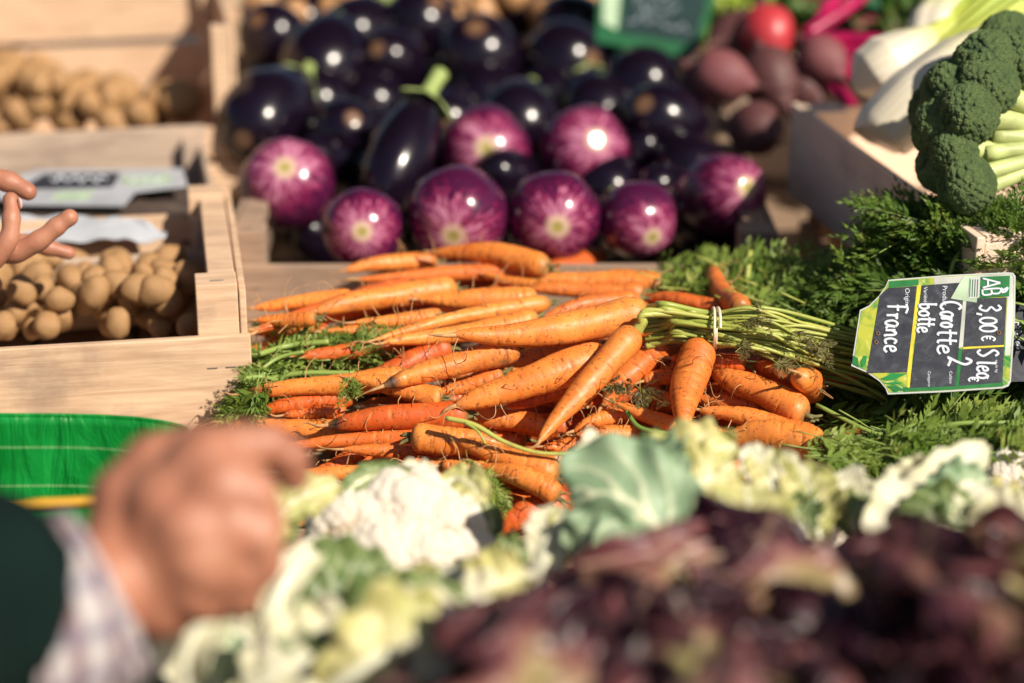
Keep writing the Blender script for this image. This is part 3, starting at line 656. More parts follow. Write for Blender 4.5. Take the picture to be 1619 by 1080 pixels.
C_ = [  # crown x, y, tip x, y, width, bend, label, options
 (500,502, 404,508,26,2,'small blurred carrot lying by the pale crate rim at the upper left',dict(hue_shade=.2,dz=(.03,.05))),
 (520,522, 398,527,24,0,'dull thin carrot just under the one beside the crate rim',dict(hue_shade=.9,dz=(.03,.05))),
 (560,470, 400,484,30,0,'blurred peach coloured carrot over the crate rim at the far left back',dict(hue_shade=.0,dz=(.03,.05))),
 (548,650, 448,658,28,0,'thin shaded carrot with a pale hooked rootlet over it, at the left',dict(hue_shade=.8)),
 (560,628, 400,652,32,-2,'shaded carrot between the two lit carrots at the left end',dict(hue_shade=.9)),
 (690,530, 462,566,33,2,'solitary shaded carrot above the left greens',dict(hue_shade=.9)),
 (712,548, 565,604,42,0,'shaded red carrot running behind the dark tipped one, upper left',dict(hue_shade=1)),
 (740,570, 630,600,34,0,'carrot in shade under the flank of the dark tipped carrot',dict(hue_shade=.9)),
 (745,632, 610,640,42,0,'deep shaded carrot straight below the burnt looking tip',dict(hue_shade=1)),
 (585,700, 500,748,34,4,'shaded carrot sloping down left towards the pointing finger',dict(hue_shade=.9)),
 (520,757, 445,792,27,0,'thin carrot end near the fingertip and cauliflower leaf',dict(hue_shade=.9)),
 (1045,612, 930,640,40,0,'carrot hidden in the shade below the three hanging ones',dict(hue_shade=1)),
 (930,600, 800,642,38,0,'shaded carrot under the two long parallel ones',dict(hue_shade=1)),
 (1240,585, 1120,560,38,0,'carrot in shade under the bundle of stems at the right',dict(hue_shade=.9)),
 (1290,610, 1180,570,34,0,'carrot mostly hidden beneath the stems near the round carrot end',dict(hue_shade=.9)),
 (880,790, 752,806,38,0,'lower shaded carrot between cauliflower and blue green leaf',dict(hue_shade=.5)),
 (900,790, 760,840,50,-4,'lowest dark orange carrot reaching under the blue green leaf',dict(hue_shade=1)),
 (830,788, 752,795,24,0,'thin pale carrot just above the lowest ones',dict(hue_shade=.1)),
 (760,712, 540,714,34,0,'carrot with curly rootlets left of the broken topped one',dict(hue_shade=.5,nt=4)),
 (760,722, 650,728,30,0,'slender carrot behind the cauliflower top leaf',dict(hue_shade=.6,nt=4)),
 (740,745, 471,752,38,-2,'carrot with bright lit tip next to the fingertip, above the cauliflower',dict(hue_shade=.2,blunt=9)),
 (770,742, 692,738,27,0,'short carrot with blackened crown above the cauliflower',dict(dark=1,hue_shade=.3)),
 (690,412, 545,428,30,-4,'blurred carrot with pointed tip at the upper left beside the aubergines',dict(hue_shade=.1)),
 (880,432, 560,440,34,-4,'long blurred carrot behind the upper left edge of the heap',dict(hue_shade=.6)),
 (1048,448, 930,436,36,0,'blurred carrot at the upper right of the heap by the loose greens',dict(hue_shade=.2)),
 (1050,452, 850,446,36,-6,'blurred orange carrot below the topmost one, crown to the right',dict(hue_shade=.1)),
 (868,452, 765,436,20,2,'thin forked looking root below the topmost carrot',dict(hue_shade=0,stub=False)),
 (868,424, 682,396,41,-8,'topmost carrot lying in front of the striped aubergines, tip to the left',dict(hue_shade=.1,blunt=4.5)),
 (720,455, 500,496,46,-6,'stout blurred carrot with blunt tip at the left of the heap',dict(hue_shade=.15,blunt=9)),
 (850,474, 655,476,40,-4,'pale orange carrot in the middle of the blurred back rows',dict(hue_shade=.0)),
 (700,500, 510,526,32,2,'crooked slim carrot in the left back rows',dict(hue_shade=.3)),
 (690,500, 560,512,26,0,'thin carrot with leaf scrap beside it in the left back rows',dict(hue_shade=.1)),
 (870,478, 588,536,32,-4,'long thin carrot tapering to the left across the back rows',dict(hue_shade=0,blunt=3.5)),
 (850,502, 605,545,38,4,'light orange carrot just behind the big hero carrot of the bunch',dict(hue_shade=0,blunt=4)),
 (1020,462, 838,459,34,0,'reddish carrot with round tip above the bunch, upper of two',dict(hue_shade=.5,blunt=9)),
 (1150,490, 1005,467,30,-2,'reddish carrot running into the elastic band from behind',dict(hue_shade=.8)),
 (1010,472, 858,500,34,-4,'reddish carrot directly above the longest carrot of the bunch',dict(hue_shade=.6)),
 (1174,488, 1122,424,38,6,'short reddish carrot standing up behind the bunch of stems',dict(hue_shade=.5,stub=False,blunt=9)),
 (650,596, 378,622,42,2,'lit carrot pointing left over the left clump of greens',dict(hue_shade=.2,dark=.4)),
 (700,632, 556,596,38,0,'stubby lit carrot left of the burnt looking tip',dict(hue_shade=.1)),
 (700,696, 440,702,34,-3,'dull carrot below the long lit one near the knuckles',dict(hue_shade=.7)),
 (650,694, 352,672,46,-4,'long lit carrot with brown tip just above the pointing hand',dict(hue_shade=.1,dark=.6,blunt=9)),
 (740,655, 516,668,48,0,'shaded smooth carrot with black tip left of the middle',dict(hue_shade=1,dark=1,blunt=9,nt=3)),
 (795,592, 690,627,36,0,'carrot with long whip like root trailing to the lower left',dict(hue_shade=.4,tail=.09)),
 (820,548, 606,616,50,-5,'lit carrot with burnt black tip left of the middle',dict(hue_shade=.15,dark=1,dirt=.7,blunt=9)),
 (950,546, 720,612,46,-8,'upper of the two long parallel carrots in the middle',dict(hue_shade=.2)),
 (965,562, 722,648,58,-6,'lower and thicker of the two long parallel carrots in the middle',dict(hue_shade=.15,blunt=6)),
 (1180,575, 1060,565,36,0,'shaded carrot behind the hanging carrots of the bunch',dict(hue_shade=1)),
 (1090,580, 1018,606,34,0,'short carrot between the two hanging carrots',dict(hue_shade=.4)),
 (1090,636, 1022,630,32,0,'small carrot end behind the hanging pointed carrot',dict(hue_shade=.3)),
 (1208,648, 1095,632,36,-6,'carrot lying behind the big one with whitish crown',dict(hue_shade=.5)),
 (1180,628, 1105,606,32,0,'shaded carrot above the row at the right side',dict(hue_shade=.9)),
 (1005,652, 905,682,38,-4,'short lit carrot right of the steep hero carrot',dict(hue_shade=.2,nt=4)),
 (925,702, 858,708,28,0,'carrot crossing under the tip of the steep carrot',dict(hue_shade=.4,nt=4)),
 (1012,692, 908,690,34,-6,'small carrot with rootlets just above the white leaf stump',dict(hue_shade=.2,nt=4)),
 (1160,694, 972,632,34,10,'thin curved carrot with green stalk underneath, right of centre',dict(hue_shade=.1,nt=3)),
 (1274,662, 1122,584,54,-8,'big carrot with whitish crown pointing to the greens',dict(hue_shade=.25,blunt=6)),
 (1292,692, 1105,650,38,-6,'slim carrot along the underside of the big whitish crowned one',dict(hue_shade=.15)),
 (1306,708, 1140,700,56,-14,'fat bright carrot at the lower right behind yellow leaves',dict(hue_shade=.05,blunt=9)),
 (1370,748, 1318,752,28,0,'little carrot end peeping out of the greens at the lower right',dict(hue_shade=.3)),
 (862,676, 706,656,38,-6,'carrot with brown crown and dark tip below the parallel pair',dict(hue_shade=.3,dark=.9,dirt=.6)),
 (650,690, 800,708,48,0,'carrot with broken ringed top facing left in the middle foreground',dict(hue_shade=.1,dirt=1.0,blunt=9)),
 (885,752, 720,702,50,-4,'smooth lit carrot ending beneath the blue green leaf',dict(hue_shade=.15,blunt=6)),
 (885,785, 757,733,38,-6,'carrot with curled tip hanging over the dark gap',dict(hue_shade=.2,tail=.04,blunt=4)),
]
for c in C_:
    carrot(c[0], c[1], c[2], c[3], c[4], c[5], c[6], **({'nt': 5} | c[7]))
# two seen end on
carrot(1283, 618, 1266, 588, 52, 0, 'round carrot seen tip first beside the stems at the right', base=(1.69, 1.625), hue_shade=.2, blunt=12, stub=False, tail=.03)
carrot(1285, 716, 1283, 742, 36, 0, 'small brown topped carrot end above the yellow leaves', base=(1.61, 1.585), hue_shade=.4, dirt=1, blunt=12, stub=False)

# ------------------------------------------------------------------ the tied bunch
bunch = thing('carrot_bunch', 'bunch of carrots tied by its long green stems with a pale elastic band', 'carrot bunch', pd(1060, 560, 1.69))
heads = []
for c in [(1050,540, 950,640,54,0), (1003,524, 856,702,50,-4), (1022,492, 716,533,60,8), (1108,545, 1072,684,58,0)]:
    o, A_, M_ = carrot(*c, dz={1050: (-.02, .0), 1003: (-.045, -.04), 1022: (-.07, -.07), 1108: (-.035, -.05)}[c[0]], parent=bunch, hue_shade={1050: .5, 1003: .3, 1022: .1, 1108: .45}[c[0]], dirt=.35, blunt=4.2 if c[0] != 1022 else 5, stub=False, nt=1)
    heads.append(A_); print('HEAD', c[0], np.dot(A_ - CAM, FWD))
DB = min(np.dot(h - CAM, FWD) for h in heads) + .004
ups = {0: (1066, 508), 1: (1030, 494), 2: (1052, 484), 3: (1118, 532)}
rs = np.random.RandomState(5)
for k in range(60):
    v_ = rs.uniform(-1, 1); q = k % 4
    if k < 14:
        h = heads[q] + rs.uniform(-1, 1, 3) * np.array([.003, .002, .003]); ux, uy = ups[q]; up = pd(ux + rs.uniform(-7, 7), uy + rs.uniform(-7, 5), DB - .006 + rs.uniform(-.006, .006)); big = 1.5
        v_ = {0: -.2, 1: -.5, 2: -.9, 3: .6}[q] + rs.uniform(-.2, .2)
    else:
        h = pd(rs.uniform(1015, 1060), 496 + (v_ + 1) * 26, DB + .02); up = pd(rs.uniform(1065, 1095), 488 + (v_ + 1) * 26, DB + .010 + rs.uniform(-.012, .006)); big = 1.0
    dd = DB + rs.uniform(-.012, .014) + .006 * v_ * v_
    bnd = pd(1128, 519 + v_ * 27, dd); m1 = pd(1200 + rs.uniform(-15, 15), 526 + v_ * 33 + rs.uniform(-14, 14), dd - .006 + rs.uniform(-.008, .008))
    m2 = pd(1275, 548 + v_ * 38 + rs.uniform(-17, 17), dd + .004); en = pd(1372 + rs.uniform(0, 30), 580 + v_ * 48 + rs.uniform(-8, 8), dd + .034)
    e2 = en + nrmz(en - m2) * rs.uniform(.04, .1) + np.array([0, .03, -.03])
    r0 = rs.uniform(.0009, .0019)
    v, f, a = tube([h, (h + up) / 2, up, bnd, m1, m2, en, e2], [r0 * 1.7 * big, r0 * 1.4 * big, r0 * 1.2 * big ** .5, r0, r0, r0 * .95, r0 * .9, r0 * .7], 8, 44)
    obj('stalk', v, f, MAT['stalk'], bunch, a)
for k, xo in enumerate((-3, 3)):
    pts = []
    for a_ in np.linspace(0, 2 * np.pi, 25):
        pts.append(pd(1128 + xo + 4 * math.sin(a_ * .5 + k), 519, DB + .006) + UPV * math.sin(a_) * .0175 + (-FWD) * math.cos(a_) * .0235)
    v, f, a = tube(pts, .0013, 8, 60, cap=False); obj('elastic_band', v, f, MAT['band'], bunch, a)

# ------------------------------------------------------------------ carrot greens
def pinna(L, n, rs):
    """a small feathery leaf piece in the xy-plane, along +x"""
    V, Fq = [], []
    def lobe(p, ang, l, wd, z):
        b = len(V); c, s = math.cos(ang), math.sin(ang); d = np.array([c, s, 0]); e = np.array([-s, c, 0])
        V.extend([p, p + d * l * .45 + e * wd + [0, 0, z], p + d * l + [0, 0, z * .3], p + d * l * .45 - e * wd + [0, 0, -z]]); Fq.append([b, b + 1, b + 2, b + 3])
    for i in range(n):
        t = (i + .5) / n; p = np.array([t * L, 0, .0]); l = L * .52 * (1 - t * .6)
        for s in (-1, 1): lobe(p, s * rs.uniform(.35, .65), l * rs.uniform(.85, 1.35), l * .13, rs.uniform(-.2, .2) * l)
    lobe(np.array([L * .8, 0, 0]), 0, L * .45, L * .05, 0); lobe(np.array([0, 0, 0.]), 0, L, L * .016, 0)
    return np.array(V), np.array(Fq)
def frond(L, rs):
    """compound leaf along +x, arching; returns leaf verts/faces and rachis tube"""
    parts = []; nP = 7; cz = rs.uniform(-.25, .25); cy = rs.uniform(-.3, .3)
    sp = lambda t: np.array([t * L, cy * L * t * t, cz * L * t * t])
    for i in range(nP):
        t = .30 + .70 * i / (nP - 1); l = L * .40 * (1 - .70 * (t - .30) / .70) + L * .04
        for s in (-1, 1):
            v, f = pinna(l, 4, rs); a = s * rs.uniform(.5, .9); roll = rs.uniform(-.7, .7); el = rs.uniform(-.35, .35)
            Rr = np.array(Matrix.Rotation(a, 3, 'Z') @ Matrix.Rotation(el, 3, 'Y') @ Matrix.Rotation(roll, 3, 'X')); parts.append((v @ Rr.T + sp(t), f))
    v, f = pinna(L * .2, 3, rs); parts.append((v + sp(1), f))
    LV, LF, _ = merge(parts); st = tube([sp(0), sp(.35), sp(.7), sp(1)], [.0013, .0010, .0007, .0004], 5, 9)
    return (LV, np.vstack([f for f in LF])), (st[0], st[1], st[2])
FR = [frond(.13, np.random.RandomState(100 + k)) for k in range(9)]
def place_frond(tpl, base, dirv, upv, scale):
    X = nrmz(dirv); Z = nrmz(upv - X * np.dot(upv, X)); Y = np.cross(Z, X); Rm = np.stack([X, Y, Z], 0)
    (lv, lf), (sv, sf, sa) = tpl; return (lv * scale @ Rm + base, lf), (sv * scale @ Rm + base, sf, sa)
def greens(label, specs, matl='frond', mats='stalk_green', stems=(), seed=0, group='leafy carrot tops'):
    """specs: (x0, y0, x1, y1, d, spread px, n, direction x, y, depth, length m, direction jitter)"""
    rs = np.random.RandomState(seed); LP, SP = [], []
    for (x0, y0, x1, y1, d0, d1, spr, n, dx, dy, dd, Lm, jit) in specs:
        for k in range(n):
            t = rs.uniform(0, 1); d = d0 + (d1 - d0) * t + rs.uniform(-.022, .022)
            base = pd(x0 + (x1 - x0) * t + rs.uniform(-spr, spr), y0 + (y1 - y0) * t + rs.uniform(-spr, spr) * .7, d)
            dr = RGT * dx - UPV * dy + FWD * dd + rs.uniform(-jit, jit, 3); sc_ = Lm / .13 * rs.uniform(.7, 1.2)
            a, b = place_frond(FR[rs.randint(9)], base - nrmz(dr) * Lm * .5, dr, nrmz(-FWD * .5 + np.array([0, 0, 1]) + rs.uniform(-.6, .6, 3)), sc_); LP.append(a); SP.append(b)
    lv, lf, _ = merge(LP); root = obj('carrot_greens', lv, [np.vstack(lf)], MAT[matl]); root.name = 'carrot_greens'; tag(root, label, 'carrot greens', group)
    for P, r in stems: SP.append(tube(P, r, 8, 24))
    sv, sf, sa = merge(SP); obj('leaf_stalks', sv, sf, MAT[mats], root, sa); return root
def st(*a): # stems given as px triples
    return [pd(*p) for p in a]
# right-hand mass: dark heap under and around the price sign
greens('dark shaded carrot tops in the hollow below the price sign',
    [(1300,620,1619,660,1.78,1.76,36,70, 1,.1,0,.11,.5), (1330,690,1700,695,1.71,1.69,28,60,1,.05,0,.11,.5), (1300,560,1700,560,1.80,1.78,40,60,1,0,0,.11,.5), (1310,740,1640,760,1.66,1.64,30,40,1,0,0,.10,.5)], 'frond', seed=1,
    stems=[(st((1290,640,1.69),(1400,690,1.67),(1520,690,1.66),(1660,700,1.66)),.002)])
greens('sunlit carrot tops sweeping over the cauliflowers at the lower right',
    [(1290,715,1619,700,1.62,1.60,22,24, 1,-.06,-.1,.085,.35), (1350,735,1619,715,1.60,1.58,14,22, 1,-.12,-.1,.075,.35), (1400,700,1700,690,1.64,1.62,20,20,1,-.06,-.1,.085,.3), (1480,690,1700,690,1.64,1.63,20,20,1,-.1,-.1,.085,.4)], 'frond_lit', seed=2,
    stems=[(st((1280,742,1.62),(1400,742,1.60),(1520,700,1.60),(1690,640,1.61)),.0019), (st((1390,705,1.62),(1500,672,1.61),(1600,668,1.61),(1700,660,1.62)),.0021), (st((1430,722,1.6),(1540,700,1.6),(1619,668,1.6),(1700,630,1.61)),.0015), (st((1330,735,1.61),(1430,700,1.61),(1560,706,1.60),(1700,730,1.61)),.0014), (st((1400,690,1.62),(1470,668,1.62),(1560,700,1.61),(1680,690,1.61)),.0014)])
greens('dense carrot tops rising behind the price sign at the right edge',
    [(1450,405,1619,385,1.80,1.76,20,46, -.6,-.3,0,.10,.5), (1400,430,1700,430,1.80,1.74,30,50,-.5,-.3,0,.10,.6), (1500,390,1700,380,1.76,1.74,16,30,-.2,-.8,0,.075,.5), (1620,450,1720,620,1.74,1.70,30,34,.6,.1,0,.10,.6), (1330,470,1500,470,1.80,1.76,22,30,-1,.1,0,.10,.4), (1440,362,1480,350,1.78,1.76,10,10,-1,-.1,0,.09,.25)], 'frond', seed=3,
    stems=[(st((1700,450,1.74),(1600,405,1.74),(1500,400,1.76),(1400,430,1.8)),.002), (st((1700,480,1.73),(1580,420,1.73),(1500,365,1.76),(1420,372,1.8)),.0018), (st((1500,440,1.74),(1510,410,1.74),(1530,380,1.75)),.002), (st((1620,450,1.72),(1610,400,1.73),(1605,350,1.75)),.0018)])
greens('blurred light green carrot tops lying behind the stems in the middle',
    [(1075,455,1340,470,1.88,1.84,18,54,1,.05,0,.10,.45), (1150,440,1300,450,1.90,1.88,14,34,1,0,0,.09,.5), (1180,490,1360,500,1.82,1.80,16,34,1,.15,0,.09,.4), (1060,430,1110,470,1.92,1.88,10,12,1,-.2,0,.07,.5)], 'frond_lit', 'stalk', seed=4,
    stems=[(st((1178,470,1.86),(1182,430,1.86),(1186,398,1.87)),.0030), (st((1240,460,1.88),(1255,430,1.89),(1275,415,1.9)),.0022), (st((1120,470,1.86),(1240,462,1.86),(1340,478,1.84)),.0018), (st((1180,500,1.80),(1300,492,1.8),(1380,510,1.8)),.0018)])
greens('dark carrot tops between the light ones and the right crate',
    [(1250,485,1420,460,1.90,1.84,18,50,.8,-.05,0,.10,.5), (1370,445,1450,430,1.86,1.82,14,26,.7,-.4,0,.10,.5), (1260,520,1400,530,1.79,1.78,20,24,1,0,0,.09,.4)], 'frond', seed=5)
greens('clump of carrot tops spilling out at the left end of the heap',
    [(405,600,490,566,1.735,1.79,16,54,-.8,.25,0,.060,.6), (420,560,540,548,1.77,1.80,10,24,1,0,0,.07,.5), (385,640,410,625,1.72,1.72,10,20,-.5,.6,0,.050,.5), (560,560,600,540,1.76,1.78,8,8,1,-.2,0,.05,.5)], 'frond_lit', 'stalk_green', seed=6,
    stems=[(st((560,590,1.73),(480,590,1.73),(430,598,1.73),(395,608,1.72)),.0024), (st((520,540,1.76),(455,547,1.76),(410,560,1.74)),.0026), (st((480,556,1.74),(440,566,1.74),(405,590,1.73)),.0018), (st((450,605,1.72),(415,596,1.72),(388,598,1.71)),.002)])
greens('wilted sprig hanging in the dark gap above the lowest carrots',
    [(770,755,790,785,1.60,1.60,8,9,.3,1,0,.035,.5), (745,745,760,770,1.61,1.61,6,6,-.2,1,0,.035,.5)], 'frond_lit', 'stalk', seed=7, group='small leafy scraps among the carrots',
    stems=[(st((780,735,1.62),(786,765,1.60),(770,795,1.60)),.0008)])
greens('shrivelled leaf scrap between the steep carrot and the hanging ones',
    [(965,612,1010,625,1.635,1.63,9,5,.4,.5,0,.034,.9)], 'frond_dry', 'stalk', seed=8, group='small leafy scraps among the carrots')
greens('tiny green leaf scrap beside the burnt carrot tip',
    [(552,608,560,622,1.67,1.67,5,6,.2,.8,0,.026,.8)], 'frond_lit', 'stalk', seed=9, group='small leafy scraps among the carrots')
greens('dry brownish leaflets clinging along the tied stems',
    [(1165,500,1330,560,DB-.02,DB-.01,12,9,.9,.3,0,.026,.9), (1170,545,1290,595,DB-.02,DB-.015,8,8,.7,.6,0,.026,.9), (1190,490,1240,495,DB-.015,DB-.015,6,3,.5,-.4,0,.022,.9)], 'frond_dry', 'stalk', seed=10, group='small leafy scraps among the carrots')
for k, (P, r, lab) in enumerate([(st((705,661,1.615),(750,672,1.61),(800,700,1.605),(860,717,1.60),(940,714,1.60)), .0022, 'long loose green stalk lying across the lower carrots'),
                                 (st((735,668,1.61),(755,682,1.606),(768,702,1.604)), .0011, 'short side stalk branching near the long loose one'),
                                 (st((990,650,1.63),(1010,675,1.62),(1050,684,1.615),(1090,683,1.615)), .0019, 'dark green stalk tucked under the thin curved carrot')]):
    v, f, a = tube(P, [r, r, r * .9, r * .8, r * .7][:len(P)], 8, 30); tag(obj('loose_stalk', v, f, MAT['stalk' if k < 2 else 'stalk_green'], None, a), lab, 'stalk')
# ------------------------------------------------------------------ price signs
def planar(center, n, mp):
    """returns f(zx, zy, off): the point of the sign plane seen at photo position mp(zx, zy), raised off metres"""
    n = nrmz(n)
    def f(zx, zy, off=0.0):
        px, py = mp(zx, zy); r = ray(px, py); k = np.dot(center - CAM, n) / np.dot(r, n); return CAM + r * k + n * off
    return f, n
def plate(name, sp, n, pts, off, th, mat, parent):
    top = np.array([sp(x, y, off) for x, y in pts]); bot = top - n * th; m = len(top); V = np.vstack([top, bot]); me = bpy.data.meshes.new(name)
    e1 = nrmz(top[1] - top[0]); e2 = np.cross(n, e1); area = sum((np.dot(a, e1) * np.dot(b, e2) - np.dot(b, e1) * np.dot(a, e2)) for a, b in zip(top - top[0], np.roll(top, -1, 0) - top[0]))
    fs = [list(range(m)), list(range(2 * m - 1, m - 1, -1))] + [[i, i + m, (i + 1) % m + m, (i + 1) % m] for i in range(m)]
    if area < 0: fs = [f[::-1] for f in fs]
    org = np.array(parent.matrix_world.translation) if parent is not None else top.mean(0)
    me.from_pydata([tuple(v) for v in V - org], [], fs); me.update()
    o = link(name, me, mat, None, Matrix.Translation(Vector(org)))
    if parent is not None: o.parent = parent; o.matrix_parent_inverse = parent.matrix_world.inverted()
    return o
def stroke_mesh(sp, n, lines, width, off):
    parts = []
    for ln in lines:
        P = np.array([sp(x, y, off) for x, y in ln]); m = max(6, len(P) * 6); C = catmull(P, m); v, f, a = tube(C, width / 2, 6)
        # flatten the tube against the plate
        d = (v - C.mean(0)) @ n; v = v - np.outer(d * .75, n); parts.append((v, f))
    return merge(parts)
SF = {  # single-line handwriting, x along the reading direction, y up, cap height 1
 'C': ([[(.62,.86),(.40,1.0),(.12,.8),(.02,.45),(.15,.1),(.42,.0),(.68,.14)]], .72), 'a': ([[(.48,.48),(.25,.58),(.05,.35),(.12,.03),(.32,.03),(.48,.45),(.46,.12),(.62,.02)]], .62),
 'r': ([[(.0,.5),(.12,.5),(.14,.0)],[(.13,.3),(.25,.52),(.42,.5)]], .42), 'o': ([[(.25,.55),(.05,.35),(.08,.05),(.3,.0),(.45,.25),(.35,.52),(.2,.55),(.5,.5)]], .52),
 't': ([[(.2,1.0),(.17,.1),(.32,.0)],[(.0,.62),(.42,.66)]], .36), 'e': ([[(.05,.25),(.4,.36),(.32,.56),(.1,.45),(.06,.1),(.28,.0),(.5,.14)]], .52),
 'b': ([[(.08,1.0),(.08,.05),(.3,.0),(.46,.25),(.32,.5),(.1,.38)]], .55), 'F': ([[(.15,.95),(.12,.0)],[(-.05,.95),(.3,1.02),(.62,.95)],[(.0,.52),(.45,.56)]], .55),
 'n': ([[(.06,.5),(.06,.0)],[(.07,.3),(.25,.52),(.4,.4),(.42,.0),(.52,.03)]], .56), 'c': ([[(.42,.46),(.2,.56),(.04,.3),(.14,.02),(.44,.08)]], .48),
 '3': ([[(.05,.88),(.3,1.02),(.5,.8),(.22,.55),(.52,.32),(.34,.0),(.04,.1)]], .66), ',': ([[(.12,.12),(.02,-.16)]], .28), '0': ([[(.28,.85),(.05,.62),(.04,.2),(.25,.0),(.48,.2),(.48,.62),(.28,.85)]], .56),
 'E': ([[(.58,.8),(.34,.95),(.1,.7),(.1,.25),(.34,.02),(.58,.16)],[(-.02,.6),(.42,.6)],[(-.02,.38),(.38,.38)]], .7), 'S': ([[(.5,.85),(.28,1.0),(.06,.78),(.3,.52),(.5,.25),(.24,.0),(.0,.14)]], .62),
 '1': ([[(.0,.7),(.2,.95),(.18,.0)]], .34), 'l': ([[(.15,1.0),(.1,.1),(.24,.0)]], .3), '2': ([[(.05,.75),(.25,1.0),(.48,.75),(.3,.4),(.0,.02),(.2,.12),(.6,.02)]], .7)}
def write(txt, x0, y0, sz, sx=1.0):
    out = []
    for ch in txt:
        if ch == ' ': x0 += .4 * sz * sx; continue
        ls, wd = SF[ch]
        for l in ls: out.append([(x0 + px_ * sz * sx, y0 + py_ * sz) for px_, py_ in l])
        x0 += (wd + .06) * sz * sx
    return out
Z = lambda zx, zy: (1330 + zx / 4.91, 420 + zy / 4.909)
sp, sn = planar(pd(1478, 528, DB - .035), -FWD * .93 + UPV * .34 - RGT * .08, Z)
sign = thing('price_sign', 'slate and green price sign for carrots, 3,00 euro, standing sideways in the greens', 'price sign', sp(800, 540, -.001), 'market price signs')
corner = [(1290,52),(1335,56),(1354,82),(1350,400),(1318,900),(1300,935),(1255,952)]
outl = [(366,110),(840,72)] + corner + [(800,982),(362,1000),(345,955),(300,900),(200,830),(78,778),(100,640),(145,345),(215,310),(290,238),(345,160)]
plate('board', sp, sn, outl, 0, .0012, MAT['sign_edge'], sign)
plate('printed_field', sp, sn, [(372,120),(840,82),(1285,64),(1326,66),(1340,90),(1336,400),(1308,890),(1290,922),(1250,940),(800,970),(372,988),(350,945),(305,890),(210,822),(92,770),(112,640),(155,352),(222,318),(300,240),(352,164)], .0003, .0003, MAT['signprint'], sign)
plate('silver_border', sp, sn, [(720,94),(1285,66),(1322,68),(1336,92),(1332,400),(1312,700),(1270,700),(1290,250),(985,160),(720,150)], .0005, .0002, MAT['print_silver'], sign)
plate('green_border', sp, sn, [(378,124),(600,108),(600,152),(366,176)], .0005, .0002, MAT['print_green'], sign)
plate('green_border', sp, sn, [(480,945),(884,936),(1252,908),(1262,925),(1250,938),(800,968),(480,980)], .0005, .0002, MAT['print_green'], sign)
for pts in ([(358,178),(585,160),(512,830),(198,836),(300,235)], [(626,156),(925,134),(942,270),(884,936),(532,950)], [(975,262),(1284,248),(1264,616),(946,632)], [(942,652),(1264,634),(1250,908),(916,934)]):
    plate('slate_field', sp, sn, pts, .0007, .0002, MAT['slate'], sign)
plate('yellow_bar', sp, sn, [(590,158),(620,156),(560,620),(530,948),(514,948),(512,830)], .0006, .0002, MAT['print_yellow'], sign)
plate('silver_bar', sp, sn, [(946,272),(972,264),(945,632),(912,640)], .0006, .0002, MAT['print_silver'], sign)
plate('green_bar', sp, sn, [(912,642),(940,652),(914,934),(888,936)], .0006, .0002, MAT['print_green'], sign)
plate('silver_bar', sp, sn, [(946,634),(1264,618),(1264,631),(944,649)], .0006, .0002, MAT['print_yellow'], sign)
plate('faded_sticker', sp, sn, [(950,84),(1080,84),(1050,290),(850,258)], .0009, .0002, MAT['tape'], sign)
lg = plate('organic_logo', sp, sn, [(1080,92),(1308,82),(1302,240),(1074,252)], .0012, .0003, MAT['print_green'], sign)
pb = plate('logo_caption', sp, sn, [(996,96),(1078,92),(1072,252),(984,262)], .0012, .0003, MAT['sign_edge'], sign)
for k in range(4):
    x = 1002 + k * 19; v, f, a = stroke_mesh(sp, sn, [[(x, 112), (x - 3, 180), (x - 6, 246)]], .0006, .0015); obj('caption_line', v, f, MAT['print_green'], sign)
v, f, a = stroke_mesh(sp, sn, [[(1095,172),(1180,135),(1225,110),(1228,140),(1160,152),(1095,118)],], .0022, .0017)
# A and B read downwards, tops to the right
AB = [[(1092,105),(1232,140)],[(1232,140),(1092,178)],[(1135,118),(1135,166)],
      [(1092,192),(1226,184),(1222,218),(1170,222),(1162,196)],[(1162,196),(1160,226),(1100,232),(1092,192)]]
for l in AB: l[:] = [tuple(p) for p in l]
v, f, a = stroke_mesh(sp, sn, AB, .0019, .0017); obj('logo_letters', v, f, MAT['ink'], sign)
v, f, a = stroke_mesh(sp, sn, [[(1236,205),(1262,190),(1288,178),(1272,205),(1240,215)],[(1236,180),(1250,196),(1238,212)]], .0020, .0017); obj('logo_leaf', v, f, MAT['ink'], sign)
lf_ = [([(300,880),(400,838),(515,838),(430,880),(360,895)], 'print_deep'), ([(330,915),(420,905),(480,912),(400,925)], 'print_deep'), ([(352,940),(420,928),(498,970),(410,975)], 'print_green'), ([(150,745),(175,700),(200,705),(190,770),(160,790)], 'print_deep'), ([(85,760),(95,700),(130,720),(135,790)], 'print_green')]
for pts, m_ in lf_: plate('printed_leaf', sp, sn, pts, .0008, .0002, MAT[m_], sign)
# handwriting: reading direction = down in the photo, letter tops to the right
def hand(txt, zx, zy, size, width, sx=1.0, slant=0.0):
    ls = write(txt, 0, 0, 1.0, sx); out = [[(zx + y * size + slant * x * size, zy + x * size) for x, y in l] for l in ls]
    v, f, a = stroke_mesh(sp, sn, out, width, .0010); return obj('handwriting', v, f, MAT['ink'], sign)
hand('3,00', 1072, 305, 160, 2.3e-3, .60); hand('E', 1085, 548, 112, .0018, .62)
hand('S', 1056, 655, 160, .0024, .62); hand('leo', 1052, 748, 150, .0024, .62); hand('E', 985, 868, 80, .0017, .75)
hand('Ca', 770, 285, 158, .0026, .60); hand('ro', 772, 405, 150, .0026, .55); hand('tte', 748, 500, 150, .0025, .95, -.02); hand('2', 822, 715, 185, .0026, .62)
hand('botte', 612, 298, 132, .0024, .68, -.12); hand('France', 352, 308, 158, .0025, .68, -.06)
